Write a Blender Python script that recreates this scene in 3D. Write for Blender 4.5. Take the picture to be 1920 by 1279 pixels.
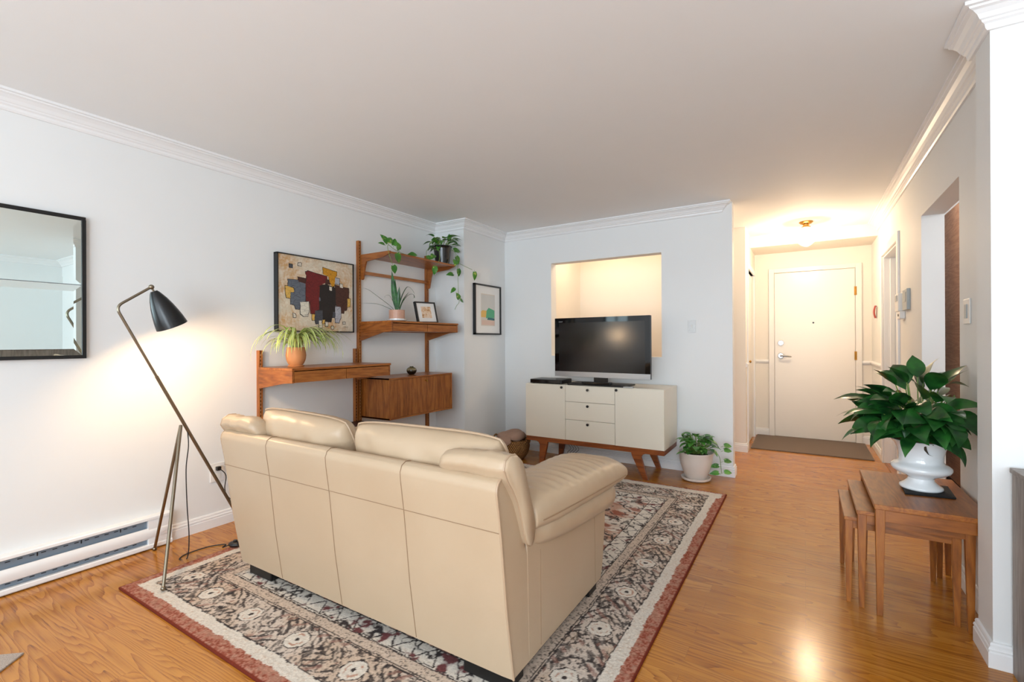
import bpy, bmesh, math, random
import numpy as np
from mathutils import Vector, Matrix, noise
from math import pi, sin, cos, radians

for _o in list(bpy.data.objects):
    bpy.data.objects.remove(_o)
S = bpy.context.scene
COL = S.collection

# ---------------------------------------------------------------- camera, world, light, exposure
H = 1.2025
cam = bpy.data.cameras.new('camera'); cam.sensor_width = 36.0; cam.lens = 16.527
cam.shift_y = 0.0003; cam.clip_start = 0.02
co = bpy.data.objects.new('camera', cam); COL.objects.link(co)
co.matrix_world = Matrix.Translation((0, 0, H)) @ Matrix.Rotation(0.5564, 4, 'Z') @ Matrix.Rotation(pi / 2, 4, 'X') @ Matrix.Rotation(-0.005, 4, 'Z')
S.camera = co
S.view_settings.view_transform = 'Standard'; S.view_settings.look = 'None'
S.view_settings.gamma = 1.0; S.view_settings.use_curve_mapping = False
S.view_settings.exposure = 0.16
W = bpy.data.worlds.new('world'); S.world = W; W.use_nodes = True
W.node_tree.nodes['Background'].inputs[0].default_value = (0.72, 0.86, 1.0, 1)
W.node_tree.nodes['Background'].inputs[1].default_value = 1.0

def area(name, loc, rot, sx, sy, power, color, spread=pi):
    l = bpy.data.lights.new(name, 'AREA'); l.shape = 'RECTANGLE'; l.size = sx; l.size_y = sy
    l.energy = power; l.color = color; l.spread = spread
    o = bpy.data.objects.new(name, l); COL.objects.link(o); o.location = loc; o.rotation_euler = rot
    return o
def point(name, loc, power, color, r=0.04):
    l = bpy.data.lights.new(name, 'POINT'); l.energy = power; l.color = color; l.shadow_soft_size = r
    o = bpy.data.objects.new(name, l); COL.objects.link(o); o.location = loc
    return o
DAY = (0.79, 0.905, 1.0)
area('unseen_window_daylight_left', (-1.75, -2.63, 1.35), (pi / 2 + .65, 0, 0), 2.0, 1.9, 60, DAY)  # daylight at the unseen rear windows, added to light the room
area('unseen_window_daylight_right', (.65, -2.63, 1.25), (pi / 2 + .65, 0, 0), 2.2, 2.1, 165, DAY)
WARM = (1.0, 0.66, 0.36)
WARMHALL = (1.0, 0.74, 0.48)

# ---------------------------------------------------------------- helpers
def lin(h):
    h = h.lstrip('#'); r = []
    for i in (0, 2, 4):
        c = int(h[i:i + 2], 16) / 255.0
        r.append(c / 12.92 if c <= 0.04045 else ((c + 0.055) / 1.055) ** 2.4)
    return (r[0], r[1], r[2], 1.0)

MATS = {}
def new_mat(name):
    m = bpy.data.materials.new(name); m.use_nodes = True; MATS[name] = m
    return m, m.node_tree.nodes, m.node_tree.links, m.node_tree.nodes['Principled BSDF']

class NG:
    def __init__(s, m): s.t = m.node_tree; s.n = s.t.nodes; s.l = s.t.links; s.p = s.n['Principled BSDF']
    def put(s, inp, v):
        if hasattr(v, 'is_output') or isinstance(v, bpy.types.NodeSocket): s.l.new(v, inp)
        elif v is not None: inp.default_value = v
    def obj(s): return s.n.new('ShaderNodeTexCoord').outputs['Object']
    def map(s, v, sc=(1, 1, 1), loc=(0, 0, 0), rot=(0, 0, 0)):
        k = s.n.new('ShaderNodeMapping'); s.put(k.inputs[0], v)
        k.inputs['Location'].default_value = loc; k.inputs['Scale'].default_value = sc; k.inputs['Rotation'].default_value = rot
        return k.outputs[0]
    def noise(s, v, scale=5, detail=2, rough=0.5, dist=0.0):
        k = s.n.new('ShaderNodeTexNoise'); s.put(k.inputs['Vector'], v)
        k.inputs['Scale'].default_value = scale; k.inputs['Detail'].default_value = detail
        k.inputs['Roughness'].default_value = rough; k.inputs['Distortion'].default_value = dist
        return k.outputs['Fac']
    def math(s, op, a, b=0.0, c=0.0, clamp=False):
        k = s.n.new('ShaderNodeMath'); k.operation = op; k.use_clamp = clamp
        s.put(k.inputs[0], a); s.put(k.inputs[1], b)
        if len(k.inputs) > 2: s.put(k.inputs[2], c)
        return k.outputs[0]
    def mix(s, f, a, b, mode='MIX'):
        k = s.n.new('ShaderNodeMix'); k.data_type = 'RGBA'; k.blend_type = mode
        s.put(k.inputs[0], f); s.put(k.inputs[6], a); s.put(k.inputs[7], b)
        return k.outputs[2]
    def ramp(s, f, stops):
        k = s.n.new('ShaderNodeValToRGB'); s.put(k.inputs[0], f); e = k.color_ramp.elements
        while len(e) < len(stops): e.new(0.5)
        for q, (p, c) in zip(e, stops):
            q.position = p; q.color = c if isinstance(c, tuple) else lin(c)
        return k.outputs[0]
    def bump(s, h, strength=0.3, dist=0.01):
        k = s.n.new('ShaderNodeBump'); k.inputs['Strength'].default_value = strength; k.inputs['Distance'].default_value = dist
        s.put(k.inputs['Height'], h); s.l.new(k.outputs[0], s.p.inputs['Normal'])
    def sep(s, v):
        k = s.n.new('ShaderNodeSeparateXYZ'); s.put(k.inputs[0], v); return k.outputs
    def comb(s, x, y, z):
        k = s.n.new('ShaderNodeCombineXYZ'); s.put(k.inputs[0], x); s.put(k.inputs[1], y); s.put(k.inputs[2], z); return k.outputs[0]

def plain(name, col, rough=0.5, metal=0.0, spec=0.5, var=0.04, scale=6.0, bump=0.0, bscale=60.0, coat=0.0, **kw):
    m, n, l, p = new_mat(name); g = NG(m); c = lin(col)
    v = g.obj()
    f = g.noise(v, scale, 3)
    a = tuple(min(1, x * (1 - var)) for x in c[:3]) + (1,); b = tuple(min(1, x * (1 + var)) for x in c[:3]) + (1,)
    g.put(p.inputs['Base Color'], g.mix(f, a, b))
    p.inputs['Roughness'].default_value = rough; p.inputs['Metallic'].default_value = metal
    p.inputs['Specular IOR Level'].default_value = spec
    if coat: p.inputs['Coat Weight'].default_value = coat; p.inputs['Coat Roughness'].default_value = 0.08
    if bump: g.bump(g.noise(v, bscale, 3), bump, 0.002)
    return m

def wood(name, dark, mid, light, axis='x', rough=0.35, sc=1.0, ring=9.0, coat=0.0):
    """straight-grained wood, fibres along one axis"""
    m, n, l, p = new_mat(name); g = NG(m); v = g.obj()
    s = {'x': (0.6, 5, 5), 'y': (5, 0.6, 5), 'z': (5, 5, 0.6)}[axis]
    s = tuple(q * sc for q in s)
    mv = g.map(v, s)
    base = g.noise(mv, 1.3, 3, 0.5, 0.4)
    rings = g.math('FRACT', g.math('MULTIPLY', base, ring))
    rings = g.math('ABSOLUTE', g.math('SUBTRACT', rings, 0.5))
    fine = g.noise(g.map(v, tuple(q * 9 for q in s)), 2.2, 4, 0.7)
    f = g.math('ADD', g.math('MULTIPLY', rings, 0.55), g.math('MULTIPLY', fine, 0.75))
    col = g.ramp(f, [(0.22, dark), (0.5, mid), (0.85, light)])
    g.put(p.inputs['Base Color'], col); p.inputs['Roughness'].default_value = rough
    if coat: p.inputs['Coat Weight'].default_value = coat; p.inputs['Coat Roughness'].default_value = 0.15
    g.bump(fine, 0.08, 0.001)
    return m

# materials -----------------------------------------------------
WALL = plain('wall_paint', '#e9eae9', 0.62, var=0.008, bump=0.05, bscale=240)
HALLP = plain('hall_paint', '#ece6dc', 0.55, var=0.008, bump=0.05, bscale=240)
CEIL = plain('ceiling_paint', '#f1f2f2', 0.75, var=0.01, bump=0.05, bscale=200)
TRIM = plain('trim_gloss_paint', '#efefef', 0.3, var=0.005)
DOORP = plain('door_paint', '#ece8e2', 0.32, var=0.01)
TEAK = wood('teak', '#6b360f', '#9a5820', '#b97636', 'y', 0.33)
TEAKV = wood('teak_vertical', '#68340e', '#96551e', '#b77434', 'z', 0.33)
TEAKX = wood('teak_deep', '#63310f', '#8e4f1c', '#ac6a2e', 'x', 0.36)
WALNUT = wood('walnut', '#5a2a10', '#854318', '#a05a26', 'x', 0.35)
OAKT = wood('oak_table', '#6f3b0c', '#955419', '#b0702a', 'y', 0.33, ring=12)
OAKTV = wood('oak_table_leg', '#6f3b0c', '#91521a', '#aa6a28', 'z', 0.35, ring=12)
OAKTX = wood('oak_table_apron', '#6b380b', '#8e5018', '#a56426', 'x', 0.35, ring=12)
GREYW = wood('grey_oak', '#6f6660', '#8c827b', '#a39a92', 'z', 0.5, ring=10)
PANTRY = wood('pantry_laminate', '#9a6c50', '#b88664', '#d2a484', 'y', 0.45, sc=1.6, ring=8)
BLACK = plain('black_satin', '#0b0b0c', 0.35)
BLACKM = plain('black_matte', '#121316', 0.55)
FRAMEB = plain('black_frame', '#14161a', 0.4)
RUBBER = plain('black_rubber', '#08080a', 0.8, bump=0.4, bscale=300)
CORD = plain('cord_black', '#0d0b0a', 0.5)
GUN = plain('aged_brass', '#8d8372', 0.28, 1.0)
CHROME = plain('chrome', '#c9c9c8', 0.12, 1.0)
BRASS = plain('brass', '#b98a45', 0.25, 1.0)
SILVER = plain('brushed_silver', '#b4b6b8', 0.35, 0.8)
PLASTIC = plain('white_plastic', '#eceae6', 0.35)
GREYP = plain('grey_plastic', '#a9b1b2', 0.4)
HEATW = plain('heater_enamel', '#f2f2f1', 0.25)
HEATG = plain('heater_inner', '#7d8b98', 0.5)
LACQ = plain('cream_lacquer', '#e4dccb', 0.38, var=0.01)
CERW = plain('white_ceramic', '#eef2f4', 0.08, coat=0.6, var=0.005)
CERC = plain('cream_ceramic', '#ddd2c8', 0.3, var=0.02)
TERRA = plain('terracotta', '#c88a58', 0.6, var=0.06)
SOIL = plain('potting_soil', '#2c2014', 0.95, bump=1.0, bscale=120, var=0.4, scale=90)
MOSS = plain('moss', '#55491f', 0.95, bump=1.0, bscale=160, var=0.5, scale=80)
STEM = plain('green_stem', '#6f8a3a', 0.5)
MATB = plain('white_mat_board', '#ecebe8', 0.8, var=0.005)
BLANK = plain('dusty_pink_wool', '#a98a78', 0.95, bump=0.8, bscale=350)
RED = plain('red_plastic', '#a8352c', 0.4)
TILE = plain('beige_tile', '#d8c8ae', 0.4, var=0.08)
WHITEW = plain('white_warm', '#f0ebe2', 0.5)

def leather():
    m, n, l, p = new_mat('leather'); g = NG(m); v = g.obj()
    f = g.noise(v, 3.0, 3)
    g.put(p.inputs['Base Color'], g.mix(f, lin('#b69d80'), lin('#c2ab8f')))
    p.inputs['Roughness'].default_value = 0.36
    k = n.new('ShaderNodeTexVoronoi'); k.feature = 'DISTANCE_TO_EDGE'; k.inputs['Scale'].default_value = 230
    l.new(v, k.inputs['Vector'])
    big = g.noise(v, 14, 3, 0.6)
    h = g.math('ADD', g.math('MULTIPLY', g.math('MINIMUM', k.outputs[0], 0.12), 1.2), g.math('MULTIPLY', big, 1.2))
    g.bump(h, 0.16, 0.004)
    return m
LEATHER = leather()
SEAM = plain('leather_seam', '#94785c', 0.5)
PIPE = plain('leather_piping', '#b59a7e', 0.4)

def floor_mat():
    m, n, l, p = new_mat('oak_strip_floor'); g = NG(m); v = g.obj()
    br = n.new('ShaderNodeTexBrick'); l.new(v, br.inputs['Vector'])
    br.offset = 0.37; br.offset_frequency = 2; br.squash = 1.0
    br.inputs['Scale'].default_value = 1.0; br.inputs['Brick Width'].default_value = 1.05
    br.inputs['Row Height'].default_value = 0.092; br.inputs['Mortar Size'].default_value = 0.0007
    br.inputs['Mortar Smooth'].default_value = 0.1; br.inputs['Bias'].default_value = 0.0
    br.inputs['Color1'].default_value = (0, 0, 0, 1); br.inputs['Color2'].default_value = (1, 1, 1, 1); br.inputs['Mortar'].default_value = (0.5, 0.5, 0.5, 1)
    x = g.sep(v)
    rnd = g.sep(br.outputs['Color'])[0]
    row = g.math('FLOOR', g.math('DIVIDE', x[1], 0.184))
    off = g.math('MULTIPLY', g.math('FRACT', g.math('MULTIPLY', g.math('SINE', g.math('MULTIPLY', row, 12.9898)), 43.75)), 17.0)
    vec = g.comb(g.math('ADD', g.math('MULTIPLY', x[0], 0.5), off), g.math('MULTIPLY', x[1], 5.2), g.math('MULTIPLY', rnd, 3.0))
    nz = g.noise(vec, 1.15, 2.0, 0.35, 0.25)
    wob = g.noise(g.comb(g.math('MULTIPLY', x[0], 7.0), g.math('MULTIPLY', x[1], 30.0), off), 1.0, 2, 0.5)
    rings = g.math('FRACT', g.math('ADD', g.math('MULTIPLY', nz, 30.0), g.math('MULTIPLY', wob, 0.7)))
    rings = g.math('POWER', rings, 2.2)
    fine = g.noise(g.comb(g.math('MULTIPLY', x[0], 5.0), g.math('MULTIPLY', x[1], 150.0), off), 1.0, 3, 0.65)
    tone = g.mix(rnd, lin('#86490f'), lin('#945416'))
    light = g.mix(rnd, lin('#c07a22'), lin('#c98a38'))
    f = g.math('ADD', g.math('MULTIPLY', rings, 0.66), g.math('MULTIPLY', g.math('SUBTRACT', fine, 0.2), 0.62), clamp=True)
    col = g.mix(f, light, tone)
    dk = g.math('MULTIPLY', g.math('GREATER_THAN', fine, 0.60), g.math('MULTIPLY', rings, 0.65))
    col = g.mix(dk, col, lin('#5e2f0e'))
    col = g.mix(g.math('MULTIPLY', br.outputs['Fac'], 0.55), col, lin('#7a4a20'))
    g.put(p.inputs['Base Color'], col)
    p.inputs['Roughness'].default_value = 0.2
    p.inputs['Specular IOR Level'].default_value = 0.5
    h = g.math('SUBTRACT', g.math('MULTIPLY', fine, 0.25), br.outputs['Fac'])
    g.bump(h, 0.12, 0.0015)
    return m
FLOORM = floor_mat()

def leafmat(name, a, b, c=None, rough=0.3, scale=9.0, thr=0.62, trans=0.12):
    m, n, l, p = new_mat(name); g = NG(m); v = g.obj()
    f = g.noise(v, scale, 2)
    col = g.mix(g.ramp(f, [(0.35, (0, 0, 0, 1)), (0.65, (1, 1, 1, 1))]), lin(a), lin(b))
    if c:
        f2 = g.noise(v, scale * 3.5, 3)
        col = g.mix(g.ramp(f2, [(thr, (0, 0, 0, 1)), (thr + 0.08, (1, 1, 1, 1))]), col, lin(c))
    g.put(p.inputs['Base Color'], col); p.inputs['Roughness'].default_value = rough
    p.inputs['Subsurface Weight'].default_value = 0.0
    return m
LILY = leafmat('peace_lily_leaf', '#0f3717', '#286325', None, 0.3, 16)
POTHOS = leafmat('pothos_leaf', '#2c6a22', '#4f8c2f', '#b9bd5a', 0.3, 10, 0.6)
POTHOS2 = leafmat('pothos_leaf_potted', '#2d6420', '#5b9a3e', '#a9c277', 0.35, 10, 0.64)
SNAKE = leafmat('snake_leaf', '#143d1d', '#2f6b33', '#6d8f58', 0.35, 20, 0.66)

# geometry helpers ----------------------------------------------
class G:
    """collects world-space geometry, links it as one mesh object"""
    def __init__(s): s.v = []; s.f = []; s.mi = []; s.m = 0
    def add(s, vs, fs):
        b = len(s.v); s.v += [tuple(q) for q in vs]
        for f in fs: s.f.append(tuple(b + i for i in f)); s.mi.append(s.m)
        return s
    def box(s, x0, x1, y0, y1, z0, z1):
        vs = [(x, y, z) for x in (x0, x1) for y in (y0, y1) for z in (z0, z1)]
        return s.add(vs, [(0, 1, 3, 2), (4, 6, 7, 5), (0, 4, 5, 1), (2, 3, 7, 6), (0, 2, 6, 4), (1, 5, 7, 3)])
    def obox(s, c, ax, ay, az):
        c = Vector(c); ax = Vector(ax); ay = Vector(ay); az = Vector(az)
        vs = [c + i * ax + j * ay + k * az for i in (-1, 1) for j in (-1, 1) for k in (-1, 1)]
        return s.add(vs, [(0, 1, 3, 2), (4, 6, 7, 5), (0, 4, 5, 1), (2, 3, 7, 6), (0, 2, 6, 4), (1, 5, 7, 3)])
    def prism(s, poly, axis, a, b):
        """extrude polygon. axis 'x': poly (y,z); 'y': (x,z); 'z': (x,y)"""
        def P(p, t): return {'x': (t, p[0], p[1]), 'y': (p[0], t, p[1]), 'z': (p[0], p[1], t)}[axis]
        n = len(poly)
        vs = [P(p, a) for p in poly] + [P(p, b) for p in poly]
        fs = [tuple(range(n))[::-1], tuple(range(n, 2 * n))] + [(i, (i + 1) % n, n + (i + 1) % n, n + i) for i in range(n)]
        return s.add(vs, fs)
    def loft(s, rings, closed=True, caps=True):
        n = len(rings[0]); vs = [p for r in rings for p in r]; fs = []
        for k in range(len(rings) - 1):
            for i in range(n if closed else n - 1):
                j = (i + 1) % n
                fs.append((k * n + i, k * n + j, (k + 1) * n + j, (k + 1) * n + i))
        if caps and closed:
            fs.append(tuple(range(n))[::-1]); fs.append(tuple((len(rings) - 1) * n + i for i in range(n)))
        return s.add(vs, fs)
    def lathe(s, prof, c, n=40, axis=None, caps=True):
        c = Vector(c)
        q = Vector((0, 0, 1)).rotation_difference(Vector(axis)) if axis is not None else None
        rings = []
        for r, z in prof:
            ring = []
            for i in range(n):
                p = Vector((max(r, 1e-5) * cos(2 * pi * i / n), max(r, 1e-5) * sin(2 * pi * i / n), z))
                if q: p = q @ p
                ring.append(c + p)
            rings.append(ring)
        return s.loft(rings, True, caps)
    def tube(s, pts, r, n=10, caps=True):
        pts = [Vector(p) for p in pts]; rr = r if isinstance(r, (list, tuple)) else [r] * len(pts)
        rings = []; up = None
        for i, p in enumerate(pts):
            t = (pts[min(i + 1, len(pts) - 1)] - pts[max(i - 1, 0)])
            if t.length < 1e-9: t = Vector((0, 0, 1))
            t.normalize()
            if up is None: up = t.orthogonal().normalized()
            else:
                up = up - up.dot(t) * t
                up = up.normalized() if up.length > 1e-6 else t.orthogonal().normalized()
            w = t.cross(up)
            rings.append([p + rr[i] * (cos(2 * pi * k / n) * up + sin(2 * pi * k / n) * w) for k in range(n)])
        return s.loft(rings, True, caps)
    def sphere(s, c, r, n=16):
        return s.lathe([(r * sin(pi * i / n), -r * cos(pi * i / n)) for i in range(n + 1)], c, n * 2)
    def obj(s, name, mats, parent=None, smooth=False, bevel=0.0, seg=2, subd=0, base=None, angle=35):
        me = bpy.data.meshes.new(name)
        off = Vector(base) if base is not None else (Vector(parent['_b']) if parent is not None and '_b' in parent else Vector((0, 0, 0)))
        me.from_pydata([(p[0] - off.x, p[1] - off.y, p[2] - off.z) for p in s.v], [], s.f)
        if not isinstance(mats, (list, tuple)): mats = [mats]
        for m in mats: me.materials.append(m)
        if len(mats) > 1: me.polygons.foreach_set('material_index', s.mi)
        bm = bmesh.new(); bm.from_mesh(me); bmesh.ops.remove_doubles(bm, verts=bm.verts, dist=1e-6)
        bmesh.ops.recalc_face_normals(bm, faces=bm.faces); bm.to_mesh(me); bm.free()
        o = bpy.data.objects.new(name, me); COL.objects.link(o)
        if bevel:
            b = o.modifiers.new('bevel', 'BEVEL'); b.width = bevel; b.segments = seg; b.limit_method = 'ANGLE'; b.angle_limit = radians(40)
            b.harden_normals = False
        if subd:
            b = o.modifiers.new('subd', 'SUBSURF'); b.levels = subd; b.render_levels = subd
        if smooth or subd:
            me.polygons.foreach_set('use_smooth', [True] * len(me.polygons))
            if not subd: me.set_sharp_from_angle(angle=radians(angle))
        if parent is not None: o.parent = parent; o['_b'] = tuple(off)
        elif base is not None: o.location = off; o['_b'] = tuple(off)
        else: o['_b'] = (0, 0, 0)
        return o

def thing(name, label, cat, base, group=None):
    o = bpy.data.objects.new(name, None); COL.objects.link(o); o.location = base; o['_b'] = tuple(base)
    o.empty_display_size = 0.05
    o['label'] = label; o['category'] = cat
    if group: o['group'] = group
    return o
def tag(o, label, cat, group=None):
    o['label'] = label; o['category'] = cat
    if group: o['group'] = group
    return o
def struct(o): o['kind'] = 'structure'; return o

def sweep(g, path, prof, side=1):
    """sweep a (out, z) profile along a 2-D wall path; mitred; side=+1: room lies left of path direction"""
    P = [Vector(p) for p in path]; N = []
    for i in range(len(P) - 1):
        d = (P[i + 1] - P[i]).normalized(); N.append(Vector((-d.y, d.x)) * side)
    rings = []
    for i, p in enumerate(P):
        a = N[max(i - 1, 0)]; b = N[min(i, len(N) - 1)]
        m = (a + b); m = m / (m.length_squared) * 2 if m.length_squared > 1e-6 else a
        rings.append([(p.x + m.x * o, p.y + m.y * o, z) for o, z in prof])
    g.loft(rings)
    return g

CZ = 2.42
CROWN = [(0.0, CZ - .086), (.010, CZ - .086), (.016, CZ - .078), (.018, CZ - .066), (.027, CZ - .060), (.029, CZ - .054), (.036, CZ - .050),
         (.044, CZ - .036), (.058, CZ - .024), (.070, CZ - .020), (.072, CZ - .014), (.085, CZ - .012), (.085, CZ + .002), (0, CZ + .002)]
BASE = [(0, 0), (.016, 0), (.016, .055), (.013, .058), (.013, .063), (.016, .066), (.014, .073), (.010, .076), (.011, .083), (.008, .090), (0, .092)]
RAIL = [(0, .91), (.008, .912), (.016, .922), (.022, .935), (.022, .945), (.014, .95), (.006, .956), (0, .958)]

# ---------------------------------------------------------------- room shell
XL, YB1, XB, YB, XC = -3.285, 3.764, -2.907, 4.525, -0.535
XR, YD, YH = 0.655, 6.7315, 5.61
PX, PY0, PY1 = 0.583, 2.395, 2.565
YR = -2.6; XE = 2.8
struct(G().box(-3.6, 3.2, -2.9, 7.0, -0.08, 0).obj('floor', FLOORM))
struct(G().box(-3.6, 3.2, -2.9, 7.0, CZ, CZ + .08).obj('ceiling', CEIL))
struct(G().box(XL - .12, XL, YR - .12, YB1 + .1, 0, CZ).obj('wall_left', WALL))
struct(G().box(XL - .12, XB, YB1, YB + .12, 0, CZ).obj('wall_corner_bump', WALL))
# tv wall with pass-through opening
g = G(); nx0, nx1, nz0, nz1 = -2.315, -1.146, 1.045, 2.038; t = .052
g.box(XB - .01, nx0, YB, YB + t, 0, CZ); g.box(nx1, XC, YB, YB + t, 0, CZ)
g.box(nx0, nx1, YB, YB + t, 0, nz0); g.box(nx0, nx1, YB, YB + t, nz1, CZ)
g.box(nx0 - .6, nx0, YB + t, YB + .12, 0, CZ); g.box(nx1, XC, YB + t, YB + .12, 0, CZ)
g.box(nx0, nx1, YB + t, YB + .12, 0, nz0); g.box(nx0, nx1, YB + t, YB + .12, nz1, CZ)
struct(g.obj('wall_back', WALL))
struct(G().box(-2.65, -2.45, YB + .12, YH + .1, 0, CZ).obj('wall_passage_end', HALLP))
struct(G().box(-2.6, XC - .1, YH, YH + .1, 0, CZ).obj('wall_passage_back', HALLP))
# hall left wall (with closet door opening)
cy0, cy1 = 5.80, 6.55
g = G(); g.box(XC - .1, XC, YH, cy0, 0, CZ); g.box(XC - .1, XC, cy1, YD, 0, CZ); g.box(XC - .1, XC, cy0, cy1, 2.0, CZ)
struct(g.obj('wall_hall_left', HALLP))
struct(G().box(XC - .12, XR + .12, YD, YD + .12, 0, CZ).obj('wall_entry', HALLP))
struct(G().box(XC, XR, 6.17, YD, 2.285, CZ).obj('wall_entry_bulkhead', HALLP))
# right hall wall with two openings
oy0, oy1, oz = 3.155, 4.045, 2.012
by0, by1, bz = 4.93, 5.80, 2.01; rt = .115
g = G()
g.box(XR, XR + rt, PY1, oy0, 0, CZ); g.box(XR, XR + rt, oy0, oy1, oz, CZ); g.box(XR, XR + rt, oy1, by0, 0, CZ)
g.box(XR, XR + rt, by0, by1, bz, CZ); g.box(XR, XR + rt, by1, YD, 0, CZ)
struct(g.obj('wall_right', WALL))
struct(G().box(PX, XE + .1, PY0, PY1, 0, CZ).obj('wall_right_return', WALL))
struct(G().box(XE, XE + .12, YR - .12, 6.9, 0, CZ).obj('wall_far_right', WALL))
g = G(); g.box(XR + rt, .845, 4.80, 5.40, 0, CZ); g.box(XR + rt, XE, 5.40, 5.48, 0, CZ)
struct(g.obj('wall_kitchen_bath', WALL))
# rear wall with two unseen windows, added as daylight sources
g = G(); wins = [(-2.75, -.75, .4, 2.3), (-.45, 1.75, .2, 2.3)]
xs = [XL - .12, -2.75, -.75, -.45, 1.75, XE + .12]
g.box(xs[0], xs[1], YR - .12, YR, 0, CZ); g.box(xs[2], xs[3], YR - .12, YR, 0, CZ); g.box(xs[4], xs[5], YR - .12, YR, 0, CZ)
for a, b, c, d in wins: g.box(a, b, YR - .12, YR, 0, c); g.box(a, b, YR - .12, YR, d, CZ)
struct(g.obj('wall_rear', WALL))
for i, (a, b, c, d) in enumerate(wins):
    g = G(); w = .05
    g.box(a, a + w, YR - .08, YR - .02, c, d); g.box(b - w, b, YR - .08, YR - .02, c, d)
    g.box(a, b, YR - .08, YR - .02, c, c + w); g.box(a, b, YR - .08, YR - .02, d - w, d); g.box((a + b) / 2 - w / 2, (a + b) / 2 + w / 2, YR - .08, YR - .02, c, d)
    struct(g.obj('window_%d' % (i + 1), TRIM))

# crown and baseboards
g = G(); sweep(g, [(XL, YR), (XL, YB1), (XB, YB1), (XB, YB), (-.625, YB), (-.625, YB + .002)], CROWN, -1)
struct(g.obj('trim_1', TRIM))
g = G(); sweep(g, [(XR, 6.17), (XR, PY1)], CROWN, -1); struct(g.obj('trim_2', TRIM))
g = G(); sweep(g, [(PX, 2.612), (PX, PY0), (XE, PY0), (XE, YR)], CROWN, -1); struct(g.obj('trim_3', TRIM))
g = G(); sweep(g, [(XL, 1.322), (XL, YB1), (XB, YB1), (XB, YB), (XC, YB), (XC, YB + .12)], BASE, -1)
struct(g.obj('baseboard_left', TRIM))
g = G(); sweep(g, [(XR, YD), (XR, by1 + .075)], BASE, -1); sweep(g, [(XR, by0 - .075), (XR, oy1)], BASE, -1); sweep(g, [(XR, oy0), (XR, PY1)], BASE, -1)
struct(g.obj('baseboard_right', TRIM))
g = G(); sweep(g, [(PX, PY1), (PX, PY0), (XE, PY0)], BASE, -1); struct(g.obj('baseboard_column', TRIM))
g = G(); sweep(g, [(-.62 - 1.6, YH), (XC, YH), (XC, cy0 - .07)], BASE, -1); struct(g.obj('baseboard_hall', TRIM))
g = G(); sweep(g, [(XC, YD), (-.378, YD)], BASE, -1); sweep(g, [(.563, YD), (XR, YD)], BASE, -1); struct(g.obj('baseboard_entry', TRIM))
g = G(); sweep(g, [(XC, YD), (-.378, YD)], RAIL, -1); struct(g.obj('trim_4', TRIM))
g = G(); sweep(g, [(.563, YD), (XR, YD), (XR, by1 + .075)], RAIL, -1); struct(g.obj('trim_5', TRIM))
g = G(); sweep(g, [(XR, by0 - .075), (XR, oy1)], RAIL, -1); struct(g.obj('trim_6', TRIM))
g = G(); sweep(g, [(XC, YH + .0), (XC, cy0 - .07)], RAIL, -1); struct(g.obj('trim_7', TRIM))
struct(G().box(XR + .002, XR + rt + .03, by0, by1, 0, .006).obj('trim_8', wood('threshold_oak', '#7a4a2c', '#9a6742', '#b08058', 'y', .4)))
struct(G().box(XR + rt + .03, XE, 5.48, YD, 0, .003).obj('floor_bathroom', TILE))

# entry door ---------------------------------------------------
dx0, dx1, dz = -.318, .503, 2.03
d = struct(G().box(dx0 + .003, dx1 - .003, YD - .022, YD, .012, dz).obj('door_1', DOORP, bevel=.002))
g = G(); c = .06
g.box(dx0 - c, dx0, YD - .03, YD, 0, dz + c); g.box(dx1, dx1 + c, YD - .03, YD, 0, dz + c); g.box(dx0, dx1, YD - .03, YD, dz + .004, dz + c)
g.obj('door_frame', DOORP, d, bevel=.004)
G().box(dx0, dx1, YD - .028, YD, 0, .011).obj('door_threshold', BLACKM, d)
g = G(); g.lathe([(.0, 0), (.033, 0), (.033, .008), (.028, .014), (.0, .014)], (-.248, YD - .022, 1.166), 28, (0, -1, 0))
g.lathe([(.016, 0), (.016, .02), (.012, .024)], (-.248, YD - .034, 1.166), 20, (0, -1, 0)); g.obj('deadbolt', CHROME, d, smooth=True)
g = G(); g.lathe([(.0, 0), (.036, 0), (.036, .008), (.028, .016), (.0, .016)], (-.249, YD - .022, 1.008), 28, (0, -1, 0))
g.tube([(-.249, YD - .03, 1.008), (-.249, YD - .075, 1.008)], .011); g.tube([(-.255, YD - .075, 1.008), (-.2, YD - .078, 1.006), (-.15, YD - .075, 1.0), (-.135, YD - .07, .998)], [.012, .011, .009, .007])
g.obj('door_lever', CHROME, d, smooth=True)
G().lathe([(.0, 0), (.010, 0), (.010, .004), (0, .004)], (.092, YD - .022, 1.408), 16, (0, -1, 0)).obj('peephole', BLACK, d)
for i, z in enumerate((1.767, 1.016, .24)):
    g = G(); g.tube([(dx1, YD - .034, z - .045), (dx1, YD - .034, z + .045)], .009, 10); g.box(dx1 - .012, dx1 + .012, YD - .032, YD - .02, z - .05, z + .05)
    g.obj('hinge', BRASS if i < 2 else GUN, d)
# closet door in the hall left wall
d = struct(G().box(XC - .05, XC - .015, cy0 + .012, cy1 - .012, .015, 1.98).obj('door_2', DOORP))
g = G(); g.box(XC - .1, XC + .014, cy0 - .06, cy0, 0, 2.06); g.box(XC - .1, XC + .014, cy1, cy1 + .06, 0, 2.06); g.box(XC - .1, XC + .014, cy0, cy1, 2.0, 2.06)
g.obj('door_frame', TRIM, d, bevel=.003)
g = G(); g.lathe([(.006, 0), (.006, .02), (.014, .026), (.016, .034), (.010, .042), (.0, .044)], (XC - .015, 5.92, .96), 16, (1, 0, 0)); g.obj('door_knob', BRASS, d, smooth=True)
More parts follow.
